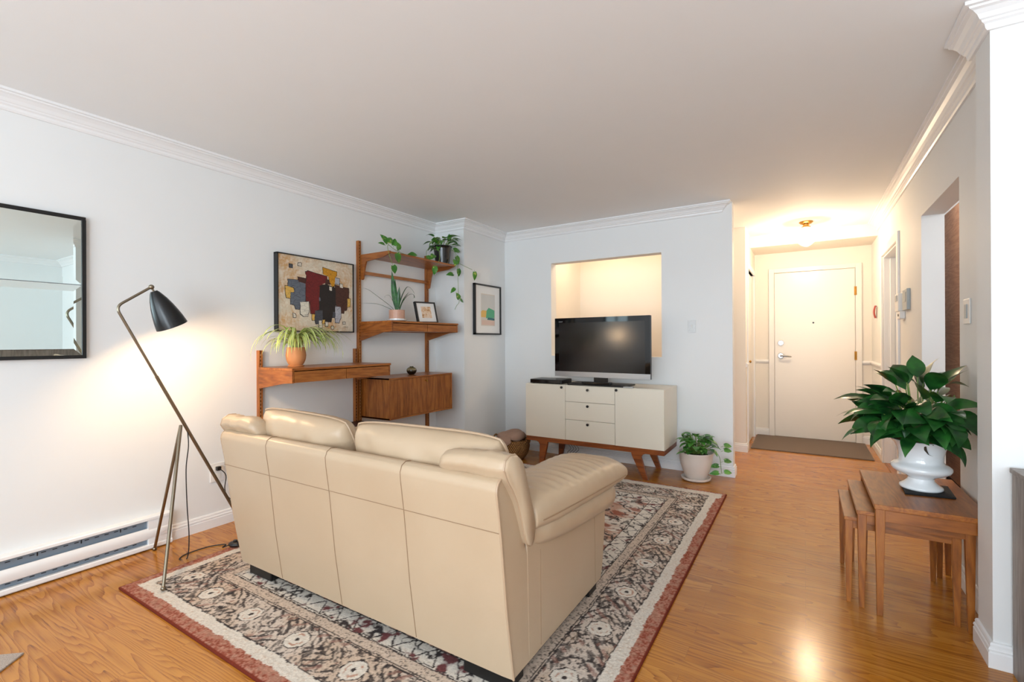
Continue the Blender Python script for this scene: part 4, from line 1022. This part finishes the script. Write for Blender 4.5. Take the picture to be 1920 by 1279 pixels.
# grey wood cabinet at the right edge
GC = thing('grey_cabinet', 'grey wood-grain cabinet at the right edge in front of the column', 'cabinet', (.9, 1.9, 0))
G().box(.630, 1.15, 1.25, PY0 - .018, .0, .722).obj('body', GREYW, GC, bevel=.002)
G().box(.624, 1.155, 1.245, PY0 - .017, .722, .740).obj('worktop', wood('grey_oak_top', '#6f6660', '#8c827b', '#a39a92', 'x', .5), GC, bevel=.002)

# ---------------------------------------------------------------- area rug
def rug():
    rx0, rx1, ry0, ry1 = -2.850, -.515, .932, 3.965
    st = .0045
    nx = int((rx1 - rx0) / st) + 1; ny = int((ry1 - ry0) / st) + 1
    xs = np.linspace(rx0, rx1, nx); ys = np.linspace(ry0, ry1, ny)
    Xg, Yg = np.meshgrid(xs, ys)
    rs = np.random.RandomState(7)
    def vnoise(x, y, f, seed):
        r = np.random.RandomState(seed).rand(128, 128)
        xi = x * f; yi = y * f; x0 = np.floor(xi).astype(int); y0 = np.floor(yi).astype(int); fx = xi - x0; fy = yi - y0
        fx = fx * fx * (3 - 2 * fx); fy = fy * fy * (3 - 2 * fy)
        g_ = lambda a, b: r[a % 128, b % 128]
        return (g_(x0, y0) * (1 - fx) + g_(x0 + 1, y0) * fx) * (1 - fy) + (g_(x0, y0 + 1) * (1 - fx) + g_(x0 + 1, y0 + 1) * fx) * fy
    def fbm(x, y, f, seed, o=4):
        s = 0; a = .5; t = 0
        for k in range(o): s = s + a * vnoise(x, y, f * 2 ** k, seed + k); t += a; a *= .55
        return s / t
    dx = np.minimum(Xg - rx0, rx1 - Xg); dy = np.minimum(Yg - ry0, ry1 - Yg)
    jit = (fbm(Xg, Yg, 22, 3) - .5) * .018 + (fbm(Xg, Yg, 90, 9, 2) - .5) * .010
    d = np.minimum(dx, dy); dj = d + jit
    horiz = dy < dx     # near the short sides: pattern runs along x
    s = np.where(horiz, Xg, Yg)      # along the border
    # colours
    def C(h): return np.array(lin(h)[:3])
    rust, rust2, cream, cream2, tan, dark, plum, blush = map(C, ('#9a5340', '#c98f7a', '#e8dfd2', '#dccdbf', '#d3b79d', '#463f3e', '#7a4a4a', '#c59a84'))
    H_ = np.zeros(Xg.shape + (3,))
    n1 = fbm(Xg, Yg, 7, 11); n2 = fbm(Xg, Yg, 60, 21, 3); n3 = fbm(Xg, Yg, 160, 31, 2)
    def lay(mask, col):
        m = np.clip(mask, 0, 1)[..., None]; nonlocal H_
        H_ = H_ * (1 - m) + col * m
    lay(np.ones_like(Xg), cream); lay((n1 - .45) * 3, cream2)
    # central field: blush/rust distressed
    fld = dj > .46
    f1 = fbm(Xg * 1.0, Yg * 2.2, 5, 41); lay(fld * np.clip((f1 - .42) * 6, 0, 1) * .9, blush); lay(fld * np.clip((fbm(Xg, Yg * 1.8, 9, 51) - .52) * 9, 0, 1) * .85, rust)
    # medallion rings in the field
    cxr, cyr = (rx0 + rx1) / 2, (ry0 + ry1) / 2
    rr = np.abs(Xg - cxr) / .85 + np.abs(Yg - cyr) / 1.2
    lay(fld * (np.abs(np.sin(rr * 17 + 3 * n1)) < .16) * np.clip((n2 - .35) * 5, 0, 1), dark)
    lay(fld * np.clip((fbm(Xg, Yg, 34, 61, 3) - .60) * 16, 0, 1) * .8, dark); lay(fld * np.clip((fbm(Xg, Yg * 2, 12, 71) - .62) * 14, 0, 1), cream)
    # curled motifs for borders: ridges of warped noise
    wx_ = fbm(Xg, Yg, 11, 81); wy_ = fbm(Xg, Yg, 11, 91)
    rid = np.abs(fbm(Xg + wx_ * .08, Yg + wy_ * .08, 15, 101, 2) - .5)
    rid2 = np.abs(fbm(Xg + wy_ * .06, Yg - wx_ * .06, 26, 111, 2) - .5)
    per = .335
    ph = (s - 1.73 if False else s) / per
    # border coordinate: v across band, u along
    b0, b1 = .112, .305
    v = (dj - (b0 + b1) / 2) / ((b1 - b0) / 2); off = np.where(horiz, .167, .09)
    u = (((s + 1.73 + off - .167) / per) % 1.0 - .5) * per / ((b1 - b0) / 2)
    u0 = np.where(horiz, ((((Xg + 1.73) / per) + .5) % 1.0 - .5) * per / ((b1 - b0) / 2), ((((Yg - 1.17) / per) + .5) % 1.0 - .5) * per / ((b1 - b0) / 2))
    band = (dj > b0) & (dj < b1)
    lay(band * 1.0, cream2); lay(band * np.clip((n1 - .4) * 4, 0, 1) * .6, tan)
    oct_ = np.maximum(np.maximum(np.abs(u0), np.abs(v) ), (np.abs(u0) + np.abs(v)) * .72)
    lay(band * np.clip((fbm(Xg * 1.6 + Yg * .8, Yg * .7 - Xg * .4, 48, 181, 3) - .555) * 16, 0, 1) * (oct_ > .6) * .75, dark)
    lay(band * np.clip((.030 - rid) * 60, 0, 1) * (oct_ > .55) * np.clip((n2 - .30) * 7, 0, 1), dark)
    lay(band * np.clip((.020 - rid2) * 70, 0, 1) * (oct_ > .55) * np.clip((n2 - .30) * 7, 0, 1), dark)
    # feathered leaves radiating between the rosettes
    leafm = (np.sin((u0 * 1.0 + np.abs(v) * 1.4) * 11 + 5 * wx_) > .45) & (oct_ > .75) & (fbm(Xg, Yg, 26, 121, 3) > .47)
    lay(band * leafm * .9, dark)
    leafp = (np.cos((u0 * 1.2 - v * 1.1) * 7) > .5) & (oct_ > .8) & (fbm(Xg, Yg, 13, 131, 3) > .56)
    lay(band * leafp * .6, plum * .6 + blush * .4)
    lay(band * ((oct_ > .50) & (oct_ < .56)) * np.clip((n2 - .25) * 6, 0, 1), dark); lay(band * (oct_ < .50), cream)
    lay(band * ((oct_ > .28) & (oct_ < .36)) * np.clip((n2 - .45) * 8, 0, 1), blush); lay(band * (oct_ < .10), dark)
    # speckled guard band and inner border
    gb = (dj > .305) & (dj < .365); lay(gb * 1.0, cream2 * .6 + tan * .4); lay(gb * np.clip((n3 - .62) * 14, 0, 1) * .8, dark)
    ib = (dj > .365) & (dj < .46); lay(ib * 1.0, cream); lay(ib * np.clip((.04 - np.abs(rid - .0)) * 60, 0, 1) * np.clip((n2 - .3) * 7, 0, 1), dark)
    zig = np.abs(((s / .11) % 1) - .5) * 2 * .08 + .375
    lay(ib * (np.abs(dj - zig) < .006) * np.clip((n2 - .25) * 6, 0, 1), dark); lay(ib * np.clip((fbm(Xg, Yg, 16, 141) - .64) * 14, 0, 1), plum)
    for dd, ww in ((.112, .0032), (.300, .0028), (.311, .0022), (.362, .003), (.372, .002), (.460, .003)):
        lay((np.abs(d + jit * .45 - dd) < ww) * np.clip((n2 - .2) * 6, 0, 1), dark)
    # outer cream and rust edge
    lay((dj < .110) * 1.0, cream); lay((dj < .110) * np.clip((n3 - .66) * 10, 0, 1) * .6, tan)
    rw = np.where(Yg > ry1 - .15, .03, .058)
    e = (d + jit * 1.1 < rw); lay(e * 1.0, rust); lay(e * np.clip((n3 - .44) * 7, 0, 1) * .8, rust2); lay(e * np.clip((fbm(Xg, Yg, 45, 171, 3) - .5) * 8, 0, 1) * .55, blush)
    lay((d < .008) * 1.0, C('#7c3424'))
    # pile
    Z = .0125 + (n3 - .5) * .003 + (rs.rand(*Xg.shape) - .5) * .0012
    Z = np.where(d < .006, .010, Z)
    H_ *= (.88 + .24 * rs.rand(*Xg.shape))[..., None]
    co_ = np.stack([Xg - cxr, Yg - cyr, Z], -1).reshape(-1, 3)
    I = np.arange(nx * ny).reshape(ny, nx)
    q = np.stack([I[:-1, :-1], I[:-1, 1:], I[1:, 1:], I[1:, :-1]], -1).reshape(-1, 4)
    # skirt
    ring = np.concatenate([I[0, :], I[1:, -1], I[-1, -2::-1], I[-2:0:-1, 0]])
    low = co_[ring].copy(); low[:, 2] = 0.0
    nb_ = len(ring); li = np.arange(nb_) + nx * ny
    sk = np.stack([ring, li, np.roll(li, -1), np.roll(ring, -1)], -1)
    allv = np.concatenate([co_, low]); allf = np.concatenate([q, sk])
    me = bpy.data.meshes.new('area_rug'); me.vertices.add(len(allv)); me.vertices.foreach_set('co', allv.astype(np.float32).ravel())
    me.loops.add(allf.size); me.loops.foreach_set('vertex_index', allf.astype(np.int32).ravel())
    me.polygons.add(len(allf)); me.polygons.foreach_set('loop_start', np.arange(0, allf.size, 4, dtype=np.int32))
    try: me.polygons.foreach_set('loop_total', np.full(len(allf), 4, dtype=np.int32))
    except Exception: pass
    me.update(calc_edges=True)
    ca_ = me.color_attributes.new('pattern', 'FLOAT_COLOR', 'POINT')
    cc = np.concatenate([H_.reshape(-1, 3), np.tile(C('#6e2d20'), (nb_, 1))]); cc = np.concatenate([cc, np.ones((len(cc), 1))], 1)
    ca_.data.foreach_set('color', cc.astype(np.float32).ravel())
    m, n, l, p = new_mat('rug_pile'); g = NG(m); vv = n.new('ShaderNodeVertexColor'); vv.layer_name = 'pattern'
    f = g.noise(g.obj(), 420, 2, .7)
    g.put(p.inputs['Base Color'], g.mix(1.0, vv.outputs[0], g.ramp(f, [(.3, (.72, .72, .72, 1)), (.7, (1, 1, 1, 1))]), 'MULTIPLY'))
    p.inputs['Roughness'].default_value = .95; p.inputs['Specular IOR Level'].default_value = .1; g.bump(f, .8, .003)
    me.materials.append(m)
    o = bpy.data.objects.new('area_rug', me); COL.objects.link(o); o.location = (cxr, cyr, 0)
    tag(o, 'large rust and cream patterned rug under the sofa', 'rug')
rug()
RZ = .0125
# small grey mat corner lower left
g = G(); c0 = Vector((-2.571, .545)); a = Vector((-.76, -.65)).normalized() * .78; b = Vector((.67, -.74)).normalized() * 1.2
g.prism([tuple(c0), tuple(c0 + b), tuple(c0 + a + b), tuple(c0 + a)], 'z', 0, .008)
tag(g.obj('floor_mat', fuzz('grey_mat_pile', '#8d8078', '#b0a398', '#c8bdb2'), bevel=.002), 'pale grey flat mat whose corner shows at the lower left', 'mat')

# ---------------------------------------------------------------- sofa
SF = thing('leather_sofa', 'beige leather two-seat sofa seen from behind on the rug', 'sofa', (-1.69, 1.8, RZ))
SXC = -1.69
def lerp(a, b, t): return a + (b - a) * t
# back shell: loft across x
prof = [(1.335, .065), (1.30, .30), (1.272, .57), (1.255, .69), (1.253, .722), (1.262, .744), (1.282, .755), (1.305, .752), (1.325, .738), (1.345, .70), (1.40, .56), (1.46, .40), (1.50, .065)]
def subdiv(P_, k=3):
    out = []
    for i in range(len(P_)):
        a, b = P_[i], P_[(i + 1) % len(P_)]
        for j in range(k): out.append((lerp(a[0], b[0], j / k), lerp(a[1], b[1], j / k)))
    return out
g = G(); rings = []
for i in range(41):
    t = i / 40; ring = []
    for (y, z) in subdiv(prof, 3):
        fl = (z / .75)
        xl = -2.485 - .055 * fl; xr = -.832 - .012 * fl
        e = 0.0
        if i in (0, 40): e = .014
        x = lerp(xl + .0, xr - .0, t); dep = .0
        if i == 0: x += .0
        inset = .012 if i in (0, 40) else .0
        yc, zc = 1.36, .4
        yy = y + (yc - y) * inset * 1.2
        zz_ = z + (zc - z) * inset * .5
        ring.append((x, yy, zz_))
    rings.append(ring)
g.loft(rings); bk = g.obj('back_shell', LEATHER, SF, smooth=True, angle=60)
# stitched seams on the back
def bpt(x_frac_or_x, z, off=.0012):
    ys_ = prof[:7]
    for a, b in zip(ys_, ys_[1:]):
        if a[1] <= z <= b[1]: return lerp(a[0], b[0], (z - a[1]) / (b[1] - a[1])) - off
    return 1.25
for x in (-2.135, -1.70, -1.268):
    g = G(); pts = [(x, bpt(x, z, .0008), z) for z in [.07 + i * .0225 for i in range(30)]] + [(x, 1.261, .7455), (x, 1.281, .7565), (x, 1.31, .753)]
    g.tube(pts, .0015, 6); g.obj('seam', SEAM, bk, smooth=True)
g = G(); g.tube([(lerp(-2.535, -.844, i / 40), bpt(0, .578, .0008), .578) for i in range(41)], .0015, 6); g.obj('seam', SEAM, bk, smooth=True)
for sx_, xx0, xx1 in ((1, -.832, -.844), (-1, -2.485, -2.54)):
    g = G(); pts = []
    for (y, z) in prof[:9]:
        pts.append((lerp(xx0, xx1, z / .75) + sx_ * .0005, y + .004, z - (.003 if z > .72 else 0)))
    g.tube(smooth_path(pts, 4), .0042, 8); g.obj('piping', PIPE, bk, smooth=True)
# side bases (arms), mirrored
def mx_(x): return 2 * SXC - x
for side in (1, -1):
    M_ = (lambda x: x) if side == 1 else (lambda x: 2 * SXC - x)
    # side panel under the arm
    sp_ = [(1.44, .065), (2.135, .065), (2.16, .12), (2.20, .30), (2.215, .40), (1.95, .47), (1.70, .50), (1.55, .52), (1.47, .54), (1.44, .545)]
    g = G(); ra = [(M_(-.848 if z < .3 else -.838), y, z) for y, z in sp_]; rb = [(M_(-1.08), y, z) for y, z in sp_]; rm = [(M_(-.832), lerp(y, 1.78, .01), lerp(z, .3, .02)) for y, z in sp_]
    g.loft([[(M_(-1.08), y, z) for y, z in sp_], [(M_(-.831 - .012 * z / .75), y, z) for y, z in sp_]])
    ab = g.obj('arm_base', LEATHER, SF, smooth=True, bevel=.006)
    for y in (1.53, 2.06):
        g = G(); g.tube([(M_(-.831 - .012 * z / .75), y + .02 * z, z) for z in (.08, .2, .3, .38, .43)], .0015, 6); g.obj('seam', SEAM, ab)
    # lower arm roll
    g = G(); rings = []; N = 80
    for i in range(N + 1):
        t = i / N; y = lerp(1.455, 2.255, t)
        zb_ = .385 + .065 * (1 - t) ** 3; zt_ = lerp(.56, .53, t); endk = 1 - .35 * (abs(2 * t - 1) ** 10)
        cz_ = (zb_ + zt_) / 2; hz = (zt_ - zb_) / 2 * endk
        ring = []
        for k in range(24):
            a = 2 * pi * k / 24
            xo = -.93 + (lerp(.108, .165, t ** .7) if cos(a) > 0 else .158) * endk * (abs(cos(a)) ** .8) * (1 if cos(a) > 0 else -1)
            zo = cz_ + hz * (abs(sin(a)) ** .7) * (1 if sin(a) > 0 else -1)
            w_ = .004 * noise.noise(Vector((y * 14, a * 1.5, 2 + side)))
            ring.append((M_(xo + w_), y, zo + w_))
        rings.append(ring)
    g.loft(rings); g.obj('arm_lower_roll', LEATHER, SF, smooth=True, angle=180)
    # upper arm cushion
    g = G(); rings = []
    for i in range(N + 1):
        t = i / N; y = lerp(1.465, 2.285, t); endk = (1 - abs(2 * t - 1) ** 9 * .45)
        if t < .5: endk = 1 - abs(2 * t - 1) ** 9 * .2
        zs_ = lerp(.556, .545, t); top = .095 * endk * (.86 + .22 * sin(pi * (t * .85 + .12))); bot = .05 * endk
        ring = []
        for k in range(40):
            a = 2 * pi * k / 40; ca, sa = cos(a), sin(a)
            xo = -.925 + (lerp(.115, .182, t ** .7) if ca > 0 else .170) * (1 if ca > 0 else -1) * abs(ca) ** .62 * (.94 + .06 * endk)
            zo = zs_ + (top * abs(sa) ** .75 if sa > 0 else -bot * abs(sa) ** .75)
            # pleats fanning from the seam
            pl = .0055 * sin(y * 105 + 3.6 * sin(a) + 2 * noise.noise(Vector((y * 4, a, 3)))) * max(0, sa) * (.5 + .5 * noise.noise(Vector((y * 3, a * 1.3, 9))))
            pl += .005 * noise.noise(Vector((y * 9, xo * 9, 5)))
            ring.append((M_(xo), y + (.02 * max(0, sa) if t > .9 else 0), zo + pl))
        rings.append(ring)
    g.loft(rings); ac = g.obj('arm_cushion', LEATHER, SF, smooth=True, angle=180)
    g = G(); g.tube([(M_(-.925 + .1 + .9 * 0 + (lerp(.115, .182, (i / 30) ** .7) - .1) * (1 - .45 * abs(2 * i / 30 - 1) ** 9 * .06)), lerp(1.475, 2.275, i / 30), lerp(.556, .545, i / 30)) for i in range(1, 30)], .003, 8); g.obj('piping', SEAM, ac, smooth=True)

def pillow(name, corners, thick, seed, parent, nu=30, nv=22, pipe=True, wr=.006, power=.42):
    """puffy cushion over a bent quad: corners = 4 points (u0v0,u1v0,u1v1,u0v1); thick = half thickness"""
    A, B, C_, D = [Vector(c) for c in corners]; nrm = ((B - A).cross(D - A)).normalized()
    top = []; bot = []
    for j in range(nv + 1):
        for i in range(nu + 1):
            u = i / nu; v = j / nv; p = A.lerp(B, u).lerp(D.lerp(C_, u), v)
            # round the outline corners a little
            cu_, cv_ = 2 * u - 1, 2 * v - 1; k = .035 * (cu_ ** 4) * (cv_ ** 4); p = p.lerp((A + B + C_ + D) / 4, k * 2.2)
            h = ((1 - abs(cu_) ** 3.2) * (1 - abs(cv_) ** 2.6)); h = max(h, 0) ** power
            edge = 1 - h
            w_ = wr * noise.noise(Vector((u * 7, v * 4, seed))) + wr * 1.1 * edge * noise.noise(Vector((u * 26, v * 3, seed + 5)))
            top.append(p + nrm * (thick * h + w_ * (h > 0))); bot.append(p - nrm * (thick * h + w_ * .6 * (h > 0)))
    g = G(); n1 = nu + 1; fs = []
    for j in range(nv):
        for i in range(nu): a = j * n1 + i; fs.append((a, a + 1, a + n1 + 1, a + n1))
    g.add(top, fs); g.add(bot, [f[::-1] for f in fs])
    o = g.obj(name, LEATHER, parent, smooth=True, subd=1)
    if pipe:
        per = [top[i] for i in range(nu + 1)] + [top[j * n1 + nu] for j in range(1, nv + 1)] + [top[nv * n1 + i] for i in range(nu - 1, -1, -1)] + [top[j * n1] for j in range(nv - 1, 0, -1)]
        g = G(); g.tube(per + [per[0]], .0042, 8, caps=False); g.obj('piping', PIPE, o, smooth=True)
    return o
# back cushions rise above the shell
pillow('back_cushion', [(-2.42, 1.53, .40), (-1.70, 1.53, .40), (-1.715, 1.385, .858), (-2.39, 1.385, .875)], .105, 1.0, SF, wr=.016)
pillow('back_cushion', [(-1.69, 1.53, .40), (-.90, 1.53, .40), (-.885, 1.385, .872), (-1.685, 1.385, .864)], .105, 2.0, SF, wr=.016)
# wing cushions wrap over the arm ends
for side in (1, -1):
    M_ = (lambda x: x) if side == 1 else mx_
    wp = [(1.285, .752), (1.262, .785), (1.27, .812), (1.30, .828), (1.335, .825), (1.365, .797), (1.39, .757), (1.415, .705), (1.44, .64), (1.46, .58), (1.469, .54), (1.463, .503), (1.445, .486), (1.42, .498), (1.40, .54), (1.375, .60), (1.35, .66), (1.32, .715)]
    cy_ = sum(a for a, b in wp) / len(wp); cz_ = sum(b for a, b in wp) / len(wp)
    ringp = subdiv(wp, 3); g = G(); rings = []; N = 26
    for i in range(N + 1):
        t = i / N; q = abs(2 * t - 1); x = lerp(-1.115, -.812, t); k_ = (1 - q ** 6) ** .5 if q < 1 else 0
        k_ = .90 + .10 * k_ if t > .5 else .55 + .45 * k_
        ring = []
        for m_, (y, z) in enumerate(ringp):
            w_ = .007 * noise.noise(Vector((x * 13, y * 9, z * 9 + side))) + .004 * noise.noise(Vector((x * 50, z * 8, 3))) * (1 if z > .7 else .4)
            ring.append((M_(x), cy_ + (y - cy_) * k_ + w_, cz_ + (z - cz_) * (k_ * .35 + .65 * (k_ if t < .5 else .985 + .015 * k_)) + w_))
        rings.append(ring)
    g.loft(rings); wc = g.obj('wing_cushion', LEATHER, SF, smooth=True, angle=180)
    g = G(); e_ = rings[-2]; g.tube([(M_(M_(p[0])) , p[1], p[2]) for p in e_] + [e_[0]], .0035, 8, caps=False); g.obj('piping', PIPE, wc, smooth=True)
# seat cushions
for (a, b) in ((-2.27, -1.695), (-1.685, -1.11)):
    pillow('seat_cushion', [(a, 1.50, .39), (b, 1.50, .39), (b, 2.16, .39), (a, 2.16, .39)], .075, a, SF)
G().box(-2.28, -1.10, 1.46, 2.13, .075, .36).obj('seat_base', LEATHER, SF, bevel=.015)
for (x, y) in ((-2.44, 1.345), (-1.05, 1.345), (-2.44, 2.03), (-1.05, 2.03)):
    w_ = .19; xx = x if x < -2 else x
    g = G(); z0 = RZ + .002
    g.prism([(xx, y + .0), (xx + w_ if x < -2 else xx + .20, y), (xx + w_ if x < -2 else xx + .20, y + .09), (xx, y + .09)], 'z', z0, .068); g.obj('foot', BLACK, SF, bevel=.004)

# ---------------------------------------------------------------- tripod floor lamp
FL = thing('tripod_floor_lamp', 'lit tripod floor lamp with black cone shade and brass pole', 'floor lamp', (-2.92, 1.25, 0))
J = Vector((-2.916, 1.249, .748)); BND = Vector((-2.899, .942, 1.384)); JT = Vector((-2.908, 1.096, 1.497)); FT = Vector((-2.935, 1.612, .012))
def bend(a, b, c, r=.035, n=8):
    d1 = (a - b).normalized(); d2 = (c - b).normalized(); p0 = b + d1 * r; p1 = b + d2 * r
    return [a] + [(1 - t) ** 2 * p0 + 2 * t * (1 - t) * b + t * t * p1 for t in [i / n for i in range(n + 1)]] + [c]
g = G(); mid = FT.lerp(BND, .74)
g.tube([FT, mid], .0085, 14); g.tube([mid - (BND - FT).normalized() * .004] + bend(mid, BND, JT)[1:], .0065, 14); g.sphere(FT + Vector((0, 0, .001)), .011, 8)
g.obj('pole', GUN, FL, smooth=True)
for f in ((-3.204, 1.217, .011), (-2.614, 1.027, RZ + .014)):
    F_ = Vector(f); g = G(); g.tube([J + Vector((0, -.016, .0)), F_], [.0085, .0075], 12); g.sphere(F_, .0115, 8); g.obj('leg', GUN, FL, smooth=True)
g = G(); g.sphere(JT, .013, 10); AX = Vector((-.002, .088, -.187)).normalized(); g.tube([JT, JT + AX * .03], .005, 10); g.obj('swivel_joint', GUN, FL, smooth=True)
SO = JT + AX * .024
profS = [(.016, .0), (.024, .012), (.040, .048), (.052, .085), (.062, .125), (.069, .160), (.0735, .192), (.0745, .2)]
inner = [(r - .0018, z) for r, z in profS]
g = G(); g.lathe(profS, SO, 48, AX, caps=False); g.lathe([(profS[0][0], 0), (.0, 0)], SO, 48, AX, caps=False); g.lathe([profS[-1], inner[-1]], SO, 48, AX, caps=False)
sh = g.obj('lamp_shade', plain('shade_black', '#101214', .3), FL, smooth=True)
G().lathe(inner, SO, 48, AX, caps=False).obj('shade_lining', plain('shade_white', '#f4efe6', .5), sh, smooth=True)
em2, n, l, p = new_mat('lit_reading_bulb'); p.inputs['Emission Color'].default_value = (1, .78, .5, 1); p.inputs['Emission Strength'].default_value = 25
g = G(); g.lathe([(.012, .03), (.014, .06), (.028, .095), (.032, .12), (.026, .145), (.0, .155)], SO, 24, AX); g.obj('bulb', em2, FL, smooth=True)
lp = SO + AX * .172
pl = point('floor_lamp_light', lp - Vector(FL.location), 15, WARM, .022); pl.parent = FL
# flex, foot switch
LC = [J + Vector((.002, .016, -.03)), J + Vector((.003, .020, -.12)), Vector((-2.925, 1.262, .5)), Vector((-2.93, 1.268, .3)), Vector((-2.925, 1.275, .12)), Vector((-2.925, 1.265, .004)), Vector((-2.945, 1.235, .004)), Vector((-2.985, 1.285, .004)), Vector((-2.98, 1.40, .004)), Vector((-2.93, 1.47, .004)), Vector((-2.90, 1.44, .004)), Vector((-2.865, 1.455, .018))]
G().tube(smooth_path(LC, 8), .0028, 8).obj('flex', CORD, FL, smooth=True)
g = G(); rings = []
for i in range(9):
    t = i / 8; r = .026 * math.sqrt(max(0, 1 - (2 * t - 1) ** 2)) + .002
    c_ = Vector((-2.865 + .075 * t, 1.457 + .035 * t, .027)); sd = Vector((-.42, .9, 0))
    rings.append([c_ + sd * (r * cos(a)) + Vector((0, 0, .6 * r * sin(a))) for a in [2 * pi * k / 16 for k in range(16)]])
g.loft(rings); g.lathe([(.011, 0), (.011, .012), (0, .012)], (-2.826, 1.474, .038), 14); g.obj('foot_switch', BLACK, FL, smooth=True)

for o in bpy.data.objects:
    if '_b' in o: del o['_b']
